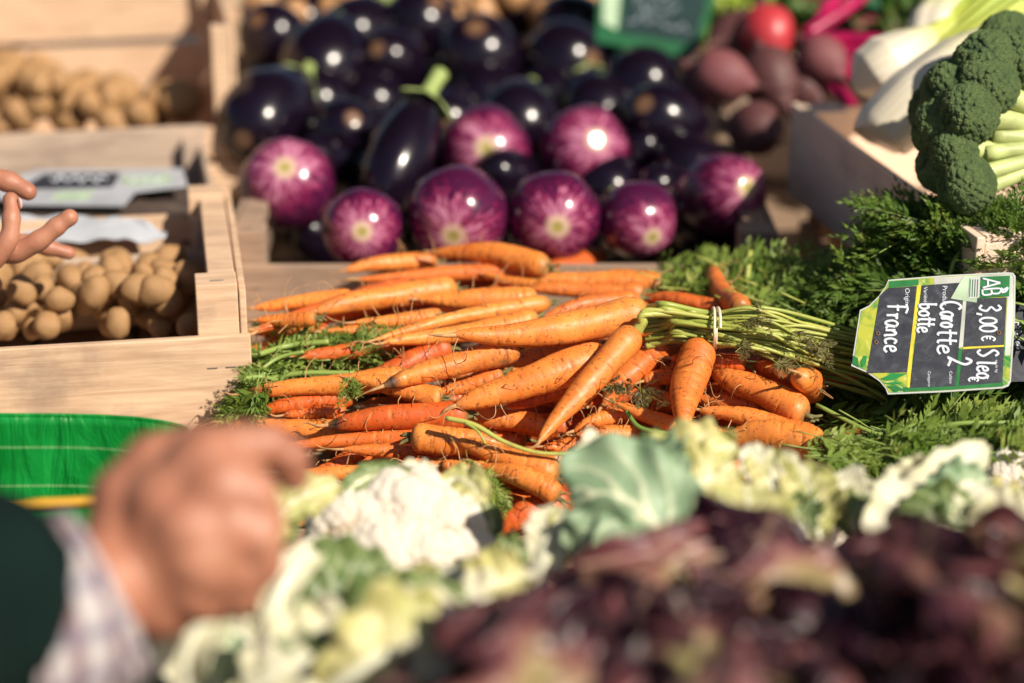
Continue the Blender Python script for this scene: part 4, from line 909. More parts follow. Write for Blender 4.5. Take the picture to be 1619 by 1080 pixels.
def printed(sp_, n_, parent, txt, zx, zy, size_px, tilt=(0, 1), mat='ink', wmax=None, off=.0011):
    """small printed words; reading direction tilt (photo), tops to its left-hand side"""
    me = text_mesh(txt, 1.0); co = np.zeros(len(me.vertices) * 3); me.vertices.foreach_get('co', co); co = co.reshape(-1, 3)
    dx, dy = tilt; out = np.array([sp_(zx + (x * dx + y * dy) * size_px, zy + (x * dy - y * dx) * size_px, off) for x, y, _ in co])
    org = np.array(parent.matrix_world.translation); me.vertices.foreach_set('co', (out - org).astype(np.float32).ravel()); me.update()
    o = link('lettering', me, MAT[mat], None, Matrix.Translation(Vector(org))); o.parent = parent; o.matrix_parent_inverse = parent.matrix_world.inverted(); return o
printed(sp, sn, sign, 'Produit', 786, 158, 52); printed(sp, sn, sign, 'Variété', 640, 168, 42); printed(sp, sn, sign, 'Origine', 496, 178, 50)
printed(sp, sn, sign, 'Calibre', 838, 822, 33); printed(sp, sn, sign, 'Catégorie', 672, 822, 30); printed(sp, sn, sign, 'sp. le kg', 1196, 735, 30)
for x, y in ((284, 530), (270, 598), (1222, 524)):
    v, f, a = stroke_mesh(sp, sn, [[(x - 14, y), (x, y + 14), (x + 14, y), (x, y - 14), (x - 14, y)]], .0012, .0012); obj('rivet', v, f, MAT['rust'], sign)
# the sign behind it
sp2, sn2 = planar(pd(1640, 528, 1.71), -FWD * .9 + UPV * .4, lambda x, y: (x, y))
s2 = thing('price_sign', 'second dark price sign mostly hidden behind the carrot one, reading Pièce', 'price sign', sp2(1640, 528), 'market price signs')
plate('board', sp2, sn2, [(1590,482),(1760,476),(1752,600),(1584,604)], 0, .0012, MAT['slate'], s2)
printed(sp2, sn2, s2, 'Pièce', 1603, 508, 19)
# blurred signs along the top edge
def far_sign(label, quad, center, n, seed, lines):
    sp3, n3 = planar(center, n, lambda x, y: (x, y)); q = np.array(quad, float); c = q.mean(0); rs = np.random.RandomState(seed)
    t = thing('price_sign', label, 'price sign', sp3(*c), 'market price signs')
    plate('board', sp3, n3, quad, 0, .0015, MAT['far_frame'], t)
    U = lambda a, b: tuple((q[0] * (1 - a) * (1 - b) + q[1] * a * (1 - b) + q[2] * a * b + q[3] * (1 - a) * b))
    plate('slate_field', sp3, n3, [U(.22, -0.0), U(.93, 0), U(.93, .86), U(.22, .88)], .0006, .0004, MAT['far_slate'], t)
    plate('printed_leaf', sp3, n3, [U(.03, .1), U(.19, .1), U(.19, .85), U(.05, .8)], .0006, .0004, MAT['tape'], t)
    ls = []
    for k in range(lines):
        b = .10 + .74 * k / lines; x0 = rs.uniform(.26, .34); m = rs.randint(12, 18); ls.append([U(x0 + j * .036, b + .06 * rs.uniform(-1, 1)) for j in range(m)])
    v, f, a = stroke_mesh(sp3, n3, ls, .0026, .0012); obj('handwriting', v, f, MAT['chalk'], t); return t
far_sign('blurred green edged price sign standing among the aubergines at the top', [(952,-90),(1150,-70),(1104,94),(942,66)], pd(1030, 20, 2.50), -FWD * .9 + UPV * .35, 3, 6)
far_sign('blurred corner of a green edged price sign above the beetroot stems', [(1330,-120),(1460,-110),(1425,24),(1352,2)], pd(1390, -20, 2.5), -FWD * .9 + UPV * .35, 4, 5)

# ------------------------------------------------------------------ leaves
def leaf_geo(pts, nrm, W, seed=0, nu=60, nv=31, cup=.5, ruffle=.18, rfreq=5, prof=None, lobes=.08, rib=.0, nveins=7, vein_h=.0012):
    rs = np.random.RandomState(seed); P = catmull(pts, nu); T = nrmz(np.gradient(P, axis=0)); N0 = np.asarray(nrm, float)
    if N0.ndim == 1: N0 = np.repeat(N0[None], 2, 0)
    Nn = np.stack([np.interp(np.linspace(0, 1, nu), np.linspace(0, 1, len(N0)), N0[:, k]) for k in range(3)], -1)
    S = nrmz(np.cross(T, Nn)); N = np.cross(S, T); u = np.linspace(0, 1, nu); v = np.linspace(-1, 1, nv)
    pr = prof or [(0, .28), (.12, .42), (.35, .85), (.6, 1.0), (.85, .78), (1, .22)]
    wv = W * np.interp(u, [a for a, b in pr], [b for a, b in pr]); U, Vv = np.meshgrid(u, v, indexing='ij')
    q = np.stack([U * 4, Vv * 1.3, np.zeros_like(U)], -1)
    wd = wv[:, None] * (1 + lobes * 3 * noise(np.stack([U * 7, np.sign(Vv) * 3, np.zeros_like(U)], -1), 1.6, seed) * np.abs(Vv) ** 3)
    cu = cup * Vv; x = wd * np.where(abs(cup) > 1e-3, np.sin(cu) / cup, Vv); z = wd * (1 - np.cos(cu)) / (cup if abs(cup) > 1e-3 else 1)
    ph = rs.uniform(0, 6.3, 2); rf_ = np.sin(2 * np.pi * (rfreq * U + .35 * noise(q, 1.5, seed + 3)) + np.where(Vv > 0, ph[0], ph[1])) * np.abs(Vv) ** 2 + .8 * noise(q, 1.7, seed + 5) * (.3 + np.abs(Vv)) * .8
    z = z + ruffle * W * rf_
    mid = np.exp(-(Vv / (.075 * (1.3 - U))) ** 2); sv = (U - .42 * np.abs(Vv) - .02 * noise(q, 4, seed)) * nveins
    side = np.exp(-(((sv - np.round(sv))) / (.10)) ** 2) * np.clip(1.15 - np.abs(Vv), 0, 1) * (np.abs(Vv) > .03); vein = np.clip(mid + side * .95, 0, 1)
    z = z + vein * vein_h
    V = P[:, None] + S[:, None] * x[..., None] + N[:, None] * z[..., None]
    parts = [(V.reshape(-1, 3), [grid_faces(nu, nv)], {'u': U.ravel(), 'vein': vein.ravel()})]
    return parts, P, N
def leaf(parent, pts, nrm, W, mat, seed=0, rib=0, thick=.0014, **kw):
    kw['ruffle'] = kw.get('ruffle', .15) * .6; kw.setdefault('lobes', .05); parts, P, N = leaf_geo(pts, nrm, W * 1.25, seed, **kw); v, f, a = merge(parts); o = obj('leaf', v, f, MAT[mat], parent, a); mod(o, 'SOLIDIFY', thickness=thick, offset=0)
    if rib:
        m = int(len(P) * .9); rr = rib * np.interp(np.linspace(0, 1, m), [0, .3, 1], [1, .85, .15]); v, f, a = tube(P[:m] - N[:m] * rr[:, None] * .25, rr, 10)
        r_o = obj('leaf_rib', v, f, MAT['rib'], o, a)
    return o
CAMN = -FWD
# ------------------------------------------------------------------ curds
def fib(n, rs=None, j=0.0):
    i = np.arange(n) + .5; ph = np.arccos(1 - 2 * i / n); th = np.pi * (1 + 5 ** .5) * i; P = np.stack([np.cos(th) * np.sin(ph), np.sin(th) * np.sin(ph), np.cos(ph)], -1)
    return nrmz(P + (rs.normal(0, j, P.shape) if rs is not None else 0))
def bumpy(seed, n1, n2, n3, a1, a2, a3, res=110, amax=2.2):
    rs = np.random.RandomState(seed); ph = np.linspace(0, amax, res); th = np.linspace(0, 2 * np.pi, int(res * 1.6), endpoint=False)
    D = np.stack([np.outer(np.sin(ph), np.cos(th)), np.outer(np.sin(ph), np.sin(th)), np.outer(np.cos(ph), np.ones(len(th)))], -1).reshape(-1, 3)
    h = np.zeros(len(D)); R_ = np.ones(len(D))
    for n, a, k in ((n1, a1, 1.25), (n2, a2, 1.2), (n3, a3, 1.2)):
        if not n: continue
        C = fib(n, rs, .5 / math.sqrt(n)); size = k * 2 / math.sqrt(n) * rs.uniform(.85, 1.15, n); best = np.zeros(len(D))
        for s in range(0, len(D), 4000):
            dd = np.linalg.norm(D[s:s + 4000, None] - C[None], axis=2) / size[None]; best[s:s + 4000] = np.sqrt(np.clip(1 - dd ** 2, 0, 1)).max(1)
        R_ = R_ + a * best; h = h + best * a
    h = h / (a1 + a2 + a3); return D * (R_ / (1 + a1 + a2 + a3))[:, None], [grid_faces(res, len(th), True)[:, ::-1]], {'h': h}
def frame_to(axis):
    Z_ = Vector(axis).normalized(); X_ = Z_.cross(Vector((.3, .9, .1))).normalized(); return Matrix((X_, Z_.cross(X_), Z_)).transposed().to_4x4()
def curd(parent, c, r, axis, seed, flat=.85):
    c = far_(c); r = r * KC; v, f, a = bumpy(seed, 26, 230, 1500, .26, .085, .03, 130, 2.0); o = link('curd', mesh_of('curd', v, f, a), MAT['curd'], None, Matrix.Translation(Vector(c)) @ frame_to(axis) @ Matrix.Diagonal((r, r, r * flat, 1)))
    o.parent = parent; o.matrix_parent_inverse = parent.matrix_world.inverted(); return o
UPZ = np.array([0, 0, 1.0]); CN = nrmz(-FWD + UPZ * .5); CG = 'cauliflowers in front of the carrots'
def cauli(label, c): return thing('cauliflower', label, 'cauliflower', far_(c), CG)
A = cauli('cauliflower with white curd in a cup of green leaves, between the hand and the lettuce', pd(625, 900, 1.36))
for k, (x, y, d, r) in enumerate([(560,840,1.335,.036),(640,822,1.34,.040),(705,845,1.335,.034),(610,880,1.32,.034),(675,890,1.32,.032),(740,872,1.33,.024),(525,872,1.33,.024)]): curd(A, pd(x, y, d), r, nrmz(CN + RGT * (x - 630) / 330), 1 + k)
for k, (p, W_, m_, kw) in enumerate([
    ([(418,1016,1.255),(432,960,1.25),(458,908,1.255),(520,850,1.285)], .011, 'leaf_white', dict(rib=.0095, cup=.5, ruffle=.05)),
    ([(440,1010,1.265),(500,975,1.262),(560,940,1.27),(628,905,1.29)], .034, 'leaf_green', dict(rib=.004, ruffle=.22)),
    ([(470,1040,1.24),(560,1010,1.235),(650,985,1.24),(740,950,1.26)], .030, 'leaf_green', dict(rib=.004, ruffle=.25)),
    ([(640,985,1.262),(650,945,1.262),(640,900,1.285)], .020, 'leaf_yellow', dict(rib=.004)),
    ([(560,985,1.27),(575,930,1.28),(600,890,1.30)], .016, 'leaf_green', dict(rib=.003, ruffle=.3)),
    ([(670,905,1.31),(725,912,1.29),(785,918,1.28),(840,922,1.28)], .013, 'leaf_white', dict(rib=.005, ruffle=.15)),
    ([(660,975,1.27),(740,955,1.265),(800,940,1.27),(845,905,1.29)], .016, 'leaf_white', dict(rib=.004, ruffle=.3)),
    ([(720,960,1.27),(780,925,1.27),(830,910,1.28)], .020, 'leaf_yellow', dict(rib=.003, ruffle=.35)),
    ([(545,800,1.43),(560,768,1.44),(600,750,1.45),(650,748,1.45)], .009, 'leaf_green', dict(rib=.003, ruffle=.3)),
    ([(600,780,1.45),(640,750,1.46),(690,742,1.46)], .008, 'leaf_white', dict(rib=.004, ruffle=.25)),
    ([(690,775,1.46),(720,757,1.46),(748,770,1.45),(762,805,1.44)], .010, 'leaf_yellow', dict(rib=.003, ruffle=.35)),
    ([(765,860,1.44),(778,830,1.44),(768,795,1.44)], .008, 'leaf_green', dict(rib=.003, ruffle=.35)),
    ([(385,985,1.31),(395,910,1.33),(425,850,1.35),(470,805,1.38)], .014, 'leaf_green', dict(rib=.003, ruffle=.3)),
    ([(420,880,1.345),(435,830,1.36),(470,790,1.38),(535,765,1.40)], .016, 'leaf_yellow', dict(rib=.003, ruffle=.3)),
    ([(380,1000,1.28),(375,960,1.28),(395,920,1.29)], .012, 'leaf_yellow', dict(rib=.003, ruffle=.4)),
    ([(350,990,1.24),(385,1010,1.23),(430,1040,1.22)], .012, 'leaf_white', dict(rib=.004, ruffle=.2)),
    ([(785,905,1.35),(800,880,1.34),(835,872,1.34)], .012, 'leaf_green', dict(rib=.003, ruffle=.4))]):
    leaf(A, st(*p), CN, W_, m_, seed=20 + k, **kw)
E = cauli('very blurred pale cauliflower at the bottom edge left of the red lettuce', pd(560, 1100, 1.17))
curd(E, pd(590, 1095, 1.19), .045, CN, 2)
for k, (p, W_, m_, kw) in enumerate([
    ([(300,1100,1.20),(292,1040,1.185),(318,990,1.185),(360,960,1.2)], .018, 'leaf_white', dict(rib=.005, cup=.9, ruffle=.06)),
    ([(340,1110,1.20),(345,1050,1.20),(370,1000,1.21)], .018, 'leaf_blue', dict(rib=.003)),
    ([(380,1110,1.16),(440,1060,1.15),(520,1030,1.15),(600,1020,1.16)], .026, 'leaf_white', dict(rib=.005, ruffle=.25)),
    ([(500,1110,1.14),(580,1050,1.13),(660,1010,1.14),(740,990,1.16)], .028, 'leaf_yellow', dict(rib=.005, ruffle=.25)),
    ([(600,1120,1.12),(680,1080,1.12),(720,1030,1.13)], .022, 'leaf_white', dict(rib=.004, ruffle=.3)),
    ([(420,1110,1.16),(480,1080,1.15),(560,1075,1.14)], .024, 'leaf_green', dict(rib=.004, ruffle=.3)),
    ([(560,1020,1.19),(640,990,1.19),(730,965,1.2)], .020, 'leaf_white', dict(rib=.004, ruffle=.25))]):
    leaf(E, st(*p), CN, W_, m_, seed=60 + k, **kw)
B_ = cauli('cauliflower whose folded blue green leaf and yellow leaves hide its curd, above the lettuce', pd(1110, 860, 1.40))
[curd(B_, pd(x, y, d), r, CN, 9 + x % 5) for x, y, d, r in ((1110,790,1.39,.020),(1140,820,1.385,.022),(1125,760,1.40,.016))]; 
for k, (p, W_, m_, kw) in enumerate([
    ([(1085,900,1.335),(1050,850,1.330),(1005,800,1.33),(950,780,1.335),(905,800,1.345)], .034, 'leaf_blue', dict(rib=.0035, ruffle=.20, cup=.15, lobes=.015, nveins=5, nu=60, prof=[(0,.5),(.15,.8),(.4,1),(.7,1),(.9,.75),(1,.35)])),
    ([(990,920,1.33),(985,880,1.325),(940,855,1.325),(905,885,1.34)], .022, 'leaf_blue', dict(rib=.003, ruffle=.25)),
    ([(1100,830,1.35),(1040,745,1.35),(1010,705,1.37)], .022, 'leaf_blue', dict(rib=.004, ruffle=.3)),
    ([(852,905,1.355),(868,850,1.35),(880,800,1.35)], .015, 'leaf_white', dict(rib=.009, cup=.6, ruffle=.05)),
    ([(880,900,1.35),(890,850,1.35),(890,800,1.35)], .010, 'leaf_yellow', dict(rib=.006, cup=.6, ruffle=.05)),
    ([(910,775,1.385),(935,725,1.385),(955,690,1.39)], .013, 'leaf_white', dict(rib=.010, cup=.5, ruffle=.03, prof=[(0,.8),(1,.8)])),
    ([(1000,790,1.37),(1040,745,1.375),(1100,715,1.38),(1165,705,1.39)], .020, 'leaf_yellow', dict(rib=.004, ruffle=.3)),
    ([(1000,740,1.38),(1030,722,1.385),(1060,716,1.39)], .014, 'leaf_green', dict(rib=.003, ruffle=.4)),
    ([(1028,735,1.40),(1034,700,1.405)], .012, 'leaf_white', dict(rib=.006, cup=.4, ruffle=.03, prof=[(0,.9),(1,.8)])),
    ([(1118,730,1.40),(1122,678,1.405)], .007, 'leaf_white', dict(rib=.0075, cup=.4, ruffle=.03, prof=[(0,.9),(1,.9)])),
    ([(1060,780,1.36),(1110,760,1.365),(1160,735,1.38)], .024, 'leaf_yellow', dict(rib=.004, ruffle=.3)),
    ([(1190,880,1.33),(1185,820,1.33),(1180,765,1.35)], .024, 'leaf_yellow', dict(rib=.003, ruffle=.18)),
    ([(1235,800,1.37),(1205,745,1.39),(1178,705,1.40)], .012, 'leaf_white', dict(rib=.004, ruffle=.2)),
    ([(1250,820,1.37),(1222,755,1.385),(1195,712,1.40)], .013, 'leaf_yellow', dict(rib=.004, ruffle=.2)),
    ([(1280,830,1.37),(1258,770,1.38),(1230,715,1.40)], .011, 'leaf_white', dict(rib=.004, ruffle=.15)),
    ([(1295,850,1.35),(1285,790,1.37),(1262,735,1.39)], .018, 'leaf_yellow', dict(rib=.003, ruffle=.3)),
    ([(1280,850,1.35),(1262,820,1.35),(1250,790,1.37)], .016, 'leaf_green', dict(rib=.003, ruffle=.4)),
    ([(1310,800,1.38),(1303,765,1.39),(1295,735,1.40)], .006, 'leaf_green', dict(rib=.003, ruffle=.1)),
    ([(1120,900,1.345),(1128,850,1.345),(1122,810,1.36)], .014, 'leaf_green', dict(rib=.004, ruffle=.2))]):
    leaf(B_, st(*p), CN, W_, m_, seed=80 + k, **kw)
B2 = cauli('small cut cauliflower with pale stumps right of the yellow leaves', pd(1300, 850, 1.39))
curd(B2, pd(1292, 822, 1.40), .024, CN, 5)
for k, (p, W_, m_, kw) in enumerate([
    ([(1345,815,1.39),(1330,775,1.39),(1318,750,1.40)], .016, 'leaf_white', dict(rib=.004, ruffle=.06, cup=.7, prof=[(0,.8),(.6,1),(1,.8)])),
    ([(1350,850,1.37),(1350,815,1.37),(1375,790,1.38)], .014, 'leaf_green', dict(rib=.003, ruffle=.3)),
    ([(1400,840,1.37),(1385,800,1.38),(1362,765,1.40)], .016, 'leaf_white', dict(rib=.004, ruffle=.1)),
    ([(1240,870,1.36),(1270,845,1.36),(1310,840,1.37)], .016, 'leaf_white', dict(rib=.004, ruffle=.15))]):
    leaf(B2, st(*p), CN, W_, m_, seed=110 + k, **kw)
C__ = cauli('cauliflower at the right showing only white ribbed leaves, below the greens', pd(1460, 860, 1.38))
curd(C__, pd(1470, 870, 1.42), .040, CN, 6)
for k, (p, W_, m_, kw) in enumerate([
    ([(1395,800,1.38),(1450,775,1.37),(1510,740,1.38),(1560,705,1.40)], .013, 'leaf_white', dict(rib=.004, ruffle=.12)),
    ([(1380,775,1.39),(1440,760,1.39),(1530,745,1.39)], .012, 'leaf_white', dict(rib=.003, ruffle=.2)),
    ([(1410,880,1.335),(1420,830,1.335),(1455,785,1.36)], .024, 'leaf_white', dict(rib=.006, ruffle=.10, cup=.8)),
    ([(1440,890,1.335),(1480,840,1.335),(1540,790,1.35)], .026, 'leaf_green', dict(rib=.005, ruffle=.3)),
    ([(1480,840,1.35),(1510,790,1.36),(1560,755,1.38)], .020, 'leaf_blue', dict(rib=.004, ruffle=.3)),
    ([(1520,860,1.34),(1548,810,1.345),(1545,765,1.37)], .016, 'leaf_white', dict(rib=.004, ruffle=.15)),
    ([(1570,870,1.335),(1590,835,1.335),(1640,830,1.34)], .024, 'leaf_white', dict(rib=.004, ruffle=.25)),
    ([(1370,850,1.36),(1390,825,1.36),(1410,800,1.38)], .014, 'leaf_blue', dict(rib=.003, ruffle=.3)),
    ([(1480,900,1.33),(1500,860,1.33),(1530,840,1.34)], .022, 'leaf_green', dict(rib=.003, ruffle=.4))]):
    leaf(C__, st(*p), CN, W_, m_, seed=130 + k, **kw)
D_ = cauli('cauliflower with shaded pinkish curd at the right edge below the greens', pd(1610, 800, 1.43))
curd(D_, pd(1605, 772, 1.45), .034, CN, 7)
for k, (p, W_, m_, kw) in enumerate([([(1560,850,1.38),(1585,810,1.38),(1640,790,1.39)], .018, 'leaf_yellow', dict(rib=.003, ruffle=.3)), ([(1640,830,1.38),(1660,780,1.40),(1650,730,1.42)], .018, 'leaf_white', dict(rib=.003, ruffle=.3))]):
    leaf(D_, st(*p), CN, W_, m_, seed=150 + k, **kw)

# ------------------------------------------------------------------ red lettuces
LG = 'red oak leaf lettuces along the front'
for hi, (x, y, d, rc, n, lab) in enumerate([
    (885, 1170, 1.05, .075, 24, 'dark red lettuce at the lower middle, beside the cauliflower leaves'),
    (1140, 1045, 1.12, .078, 28, 'red lettuce with two tall dark tips rising before the yellow cauliflower leaves'),
    (1380, 1065, 1.08, .078, 28, 'darkest purple lettuce right of the tall tipped one'),
    (1600, 1058, 1.06, .080, 28, 'pinkish brown lettuce in the lower right corner'),
    (1000, 1180, .99, .075, 24, 'red lettuce cut by the bottom edge, centre'),
    (1280, 1190, .99, .075, 24, 'red lettuce cut by the bottom edge, right of centre'),
    (1500, 1200, .98, .075, 24, 'red lettuce cut by the bottom edge near the right corner'),
    (775, 1270, .98, .060, 18, 'red lettuce at the bottom edge, leftmost of its row')]):
    rs = np.random.RandomState(300 + hi); rc *= 1.12; c = pd(x, y, d) - UPZ * .035; t = thing('red_lettuce', lab, 'lettuce', c, LG)
    for k in range(n):
        az = k * 2.399 + rs.uniform(-.3, .3); fr = (k + .5) / n; el = R(85 - 75 * fr + rs.uniform(-8, 8)); h = np.array([math.cos(az), math.sin(az), 0])
        L = rc * (1.0 + .35 * fr) * rs.uniform(.9, 1.2); d0 = h * math.cos(el) + UPZ * math.sin(el); d1 = nrmz(d0 * .7 + h * .5 + rs.uniform(-.3, .3, 3))
        d2 = nrmz(d1 + h * rs.uniform(-.2, .6) - UPZ * rs.uniform(-.2, .6)); b = c + h * .01 - UPZ * .02 * fr
        pts = [b, b + d0 * L * .5, b + d0 * L * .5 + d1 * L * .35, b + d0 * L * .5 + d1 * L * .35 + d2 * L * .3]
        parts, P, N = leaf_geo(pts, nrmz(-h * .8 + UPZ * .6), rc * rs.uniform(.42, .58), 700 + hi * 40 + k, nu=44, nv=25, cup=-.5, ruffle=.27, rfreq=rs.uniform(5, 8), lobes=.13, prof=[(0, .22), (.3, .40), (.55, .8), (.8, 1), (.93, .9), (1, .5)], vein_h=.001)
        v, f, a = merge(parts); obj('leaf', v, f, MAT['lettuce'], t, a)
for k, (p, W_) in enumerate([([(1075,900,1.10),(1082,840,1.09),(1085,775,1.09)], .016), ([(1215,900,1.10),(1205,830,1.09),(1195,765,1.09)], .017)]): pass

# ------------------------------------------------------------------ broccoli
BR = thing('broccoli', 'dark green broccoli head on its side, pale stalks to the right, on the right crate', 'broccoli', pd(1600, 200, 1.80))
BM = []
for k in range(3):
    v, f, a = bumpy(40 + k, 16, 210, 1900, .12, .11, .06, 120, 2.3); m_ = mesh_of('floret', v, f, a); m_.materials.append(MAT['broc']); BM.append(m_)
bc = pd(1730, 225, 1.80)
rs = np.random.RandomState(9)
for k, (x, y, d, rpx) in enumerate([(1512,150,1.78,52),(1560,104,1.77,50),(1612,92,1.77,46),(1490,205,1.77,46),(1532,180,1.745,44),(1570,140,1.75,38),(1492,262,1.77,40),(1528,292,1.745,42),(1508,238,1.75,36),(1660,84,1.78,48),(1700,80,1.80,50),(1480,175,1.82,40),(1590,62,1.84,40),(1550,130,1.76,40)]):
    c = pd(x, y, d); axis = nrmz(c - bc + CAMN * .02); r = rpx * 1.2 * d / F
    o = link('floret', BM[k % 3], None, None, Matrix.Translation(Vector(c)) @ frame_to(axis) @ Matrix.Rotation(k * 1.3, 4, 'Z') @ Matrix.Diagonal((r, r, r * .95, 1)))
    o.parent = BR; o.matrix_parent_inverse = BR.matrix_world.inverted()
    pe = c - axis * r * .3; P = [bc + rs.uniform(-.006, .006, 3), (bc + pe) / 2 + rs.uniform(-.004, .004, 3) + CAMN * .004, pe]; v, f, a = tube(P, [.011, .0075, r * .42], 10, 12); obj('branch', v, f, MAT['broc_stalk'], BR, a)
for k, (x, y, d) in enumerate([(1575,186,1.765),(1568,215,1.76),(1556,243,1.755),(1548,276,1.745),(1600,160,1.765),(1625,140,1.77),(1552,300,1.75),(1560,200,1.78),(1556,262,1.77)]):
    c = pd(x, y, d); v, f, a = tube([bc + CAMN * .012, (bc + c) / 2 + CAMN * .012, c], [.009, .006, .008], 10, 12); obj('branch', v, f, MAT['broc_stalk'], BR, a)
v, f, a = tube([bc, bc + RGT * .05 - UPV * .005, bc + RGT * .11 - UPV * .012], [.018, .018, .017], 14, 10); obj('stalk', v, f, MAT['broc_stalk'], BR, a)

# ------------------------------------------------------------------ fennel
def m_fennel():
    b = MB('fennel_skin'); u = b.attr('u'); v = b.obj(); st_ = b.noise(b.vmul(b.n('CombineXYZ', {0: b.attr('ax'), 1: b.attr('ay'), 2: b.math('MULTIPLY', u, .15)}).outputs[0], (1, 1, 1)), 14, 3)
    c = b.mix(b.rmap(u, .35, .62), (.80, .72, .58), (.50, .56, .08)); c = b.mix(b.rmap(u, .62, 1), c, (.36, .50, .04)); c = b.mix(b.rmap(st_, .45, .6, 0, .45), c, b.mix(.5, c, (.35, .33, .16)))
    b.P(Base_Color=c, Roughness=.4, Normal=b.bump(st_, .5, .002)); return b.m
MAT['fennel'] = m_fennel()
def ribbed(pts, rad, nr, amp, n=40, sides=48, u0=0.0, u1=1.0):
    v, f, a = tube(pts, rad, sides, n, cap=True); th = np.tile(np.linspace(0, 2 * np.pi, sides, endpoint=False), n)
    C = catmull(pts, n); m = n * sides; body = v[:m].reshape(n, sides, 3); body = C[:, None] + (body - C[:, None]) * (1 + amp * np.abs(np.cos(th * nr / 2)).reshape(n, sides) - amp / 2)[..., None]
    v[:m] = body.reshape(-1, 3); a = {'u': u0 + a['u'] * (u1 - u0), 'ax': np.concatenate([np.cos(th), [0, 0]]), 'ay': np.concatenate([np.sin(th), [0, 0]])}; return v, f, a
for k, (lab, P, r, nr, stems_) in enumerate([
    ('round white fennel bulb left of the long one on the right crate', [(1352,140,2.02),(1375,125,2.02),(1405,110,2.02),(1440,85,2.03),(1475,55,2.05)], [.006,.030,.036,.028,.012], 6, [[(1460,70,2.04),(1500,40,2.05),(1560,-10,2.08)]]),
    ('beige fennel bulb standing behind the round one, green stalks to the top corner', [(1468,105,2.06),(1470,80,2.06),(1480,45,2.07),(1500,0,2.09)], [.010,.026,.030,.018], 6, [[(1490,10,2.08),(1520,-30,2.1)], [(1480,90,2.03),(1530,50,2.03),(1600,-20,2.05)], [(1500,90,2.02),(1560,40,2.02),(1640,-20,2.03)], [(1500,60,2.05),(1545,20,2.05),(1580,-20,2.06)]]),
    ('long pale fennel with brown cut end pointing down left before the broccoli', [(1388,222,1.93),(1398,208,1.93),(1450,160,1.925),(1520,105,1.93),(1600,55,1.95)], [.022,.030,.034,.031,.018], 5, [[(1560,80,1.94),(1620,40,1.96),(1700,0,1.98)], [(1540,75,1.95),(1600,25,1.97),(1660,-20,1.98)]])]):
    v, f, a = ribbed(st(*P), r, nr, .10, u0=0, u1=.55); o = obj('fennel', v, f, MAT['fennel'], None, a); tag(o, lab, 'fennel', 'fennel bulbs on the right crate')
    for s_ in stems_: v, f, a = ribbed(st(*s_), [.014, .012, .010][:len(s_)], 4, .14, 16, 24, .5, 1); obj('stalk', v, f, MAT['fennel'], o, a)

# ------------------------------------------------------------------ beetroot, chard, leaves at the top right
def beet(lab, x, y, r, d, m_, ax, tail):
    rr = 1.14 * r * d / F; axis = nrmz(RGT * ax[0] - UPV * ax[1] - FWD * ax[2]); nu, nv = 30, 28; t = np.linspace(0, 1, nu); ph = t * np.pi
    z = -np.cos(ph) * 1.0 + np.clip(t - .85, 0, 1) * 1.6; rad = np.sin(ph) * (1 - .25 * t); th = np.linspace(0, 2 * np.pi, nv, endpoint=False)
    V = np.stack([np.outer(rad, np.cos(th)), np.outer(rad, np.sin(th)), np.outer(z, np.ones(nv))], -1).reshape(-1, 3); V = V * (1 + .07 * noise(V, 1.4, int(x)))[:, None]
    o = link('beetroot', mesh_of('beetroot', V, [grid_faces(nu, nv, True)]), MAT[m_], None, Matrix.Translation(Vector(pd(x, y, d))) @ frame_to(axis) @ Matrix.Scale(rr, 4)); tag(o, lab, 'beetroot', 'beetroots behind the right end of the aubergines')
    v, f, a = tube([[0, 0, 1.1], [.05, .05, 1.45], [tail * .3, .2, 2.1], [tail, .3, 2.6]], [.16, .08, .04, .02], 8, 16); k = link('tail_root', mesh_of('tail_root', v, f, a), MAT['beet']); k.parent = o
    v, f, a = tube([[0, 0, -.9], [.05, 0, -1.2], [.1, .1, -1.5]], [.28, .22, .18], 8, 8); k = link('stem_stub', mesh_of('stem_stub', v, f, a), MAT['beet']); k.parent = o
for q in [('bright red smooth beetroot at the top of the heap', 1214, 52, 43, 2.40, 'beet_red', (.1, .6, .5), .3), ('dark red beetroot left of the bright red one', 1165, 60, 44, 2.44, 'beet', (-.6, .2, .5), .4),
          ('dusty brown beetroot with pointed end to the right, below the sign', 1143, 122, 42, 2.32, 'beet_dusty', (.9, .3, .3), .5), ('greyish beetroot at the right of the heap beside the magenta stems', 1300, 96, 38, 2.32, 'beet_dusty', (.5, .6, .5), .3),
          ('dark beetroot in the shaded middle of its heap', 1222, 128, 50, 2.34, 'beet', (.2, .7, .6), .5), ('beetroot hanging lowest beside the crate corner', 1196, 204, 44, 2.26, 'beet', (.3, .3, .8), .3),
          ('dark beetroot between the dusty one and the aubergines', 1098, 150, 36, 2.36, 'beet', (-.3, .6, .6), .4), ('dark beetroot wedged above the crate corner', 1265, 140, 40, 2.34, 'beet', (.6, .5, .5), .3)]: beet(*q)
chd = thing('chard', 'bundle of magenta stemmed chard lying behind the fennel at the top right', 'chard', pd(1360, 80, 2.36))
for k, P in enumerate([[(1270,70,2.34),(1340,62,2.33),(1460,72,2.30)], [(1290,85,2.33),(1350,82,2.32),(1450,92,2.29)], [(1300,112,2.32),(1350,120,2.31),(1420,140,2.28)], [(1275,55,2.38),(1330,20,2.40),(1370,-10,2.42)], [(1290,50,2.4),(1310,10,2.42),(1345,-20,2.44)], [(1300,98,2.33),(1370,100,2.32),(1450,110,2.3)], [(1310,130,2.32),(1340,160,2.30),(1350,180,2.28)]]):
    v, f, a = tube(st(*P), [.010, .0085, .0075], 10, 14); obj('stem', v, f, MAT['chard'], chd, a)
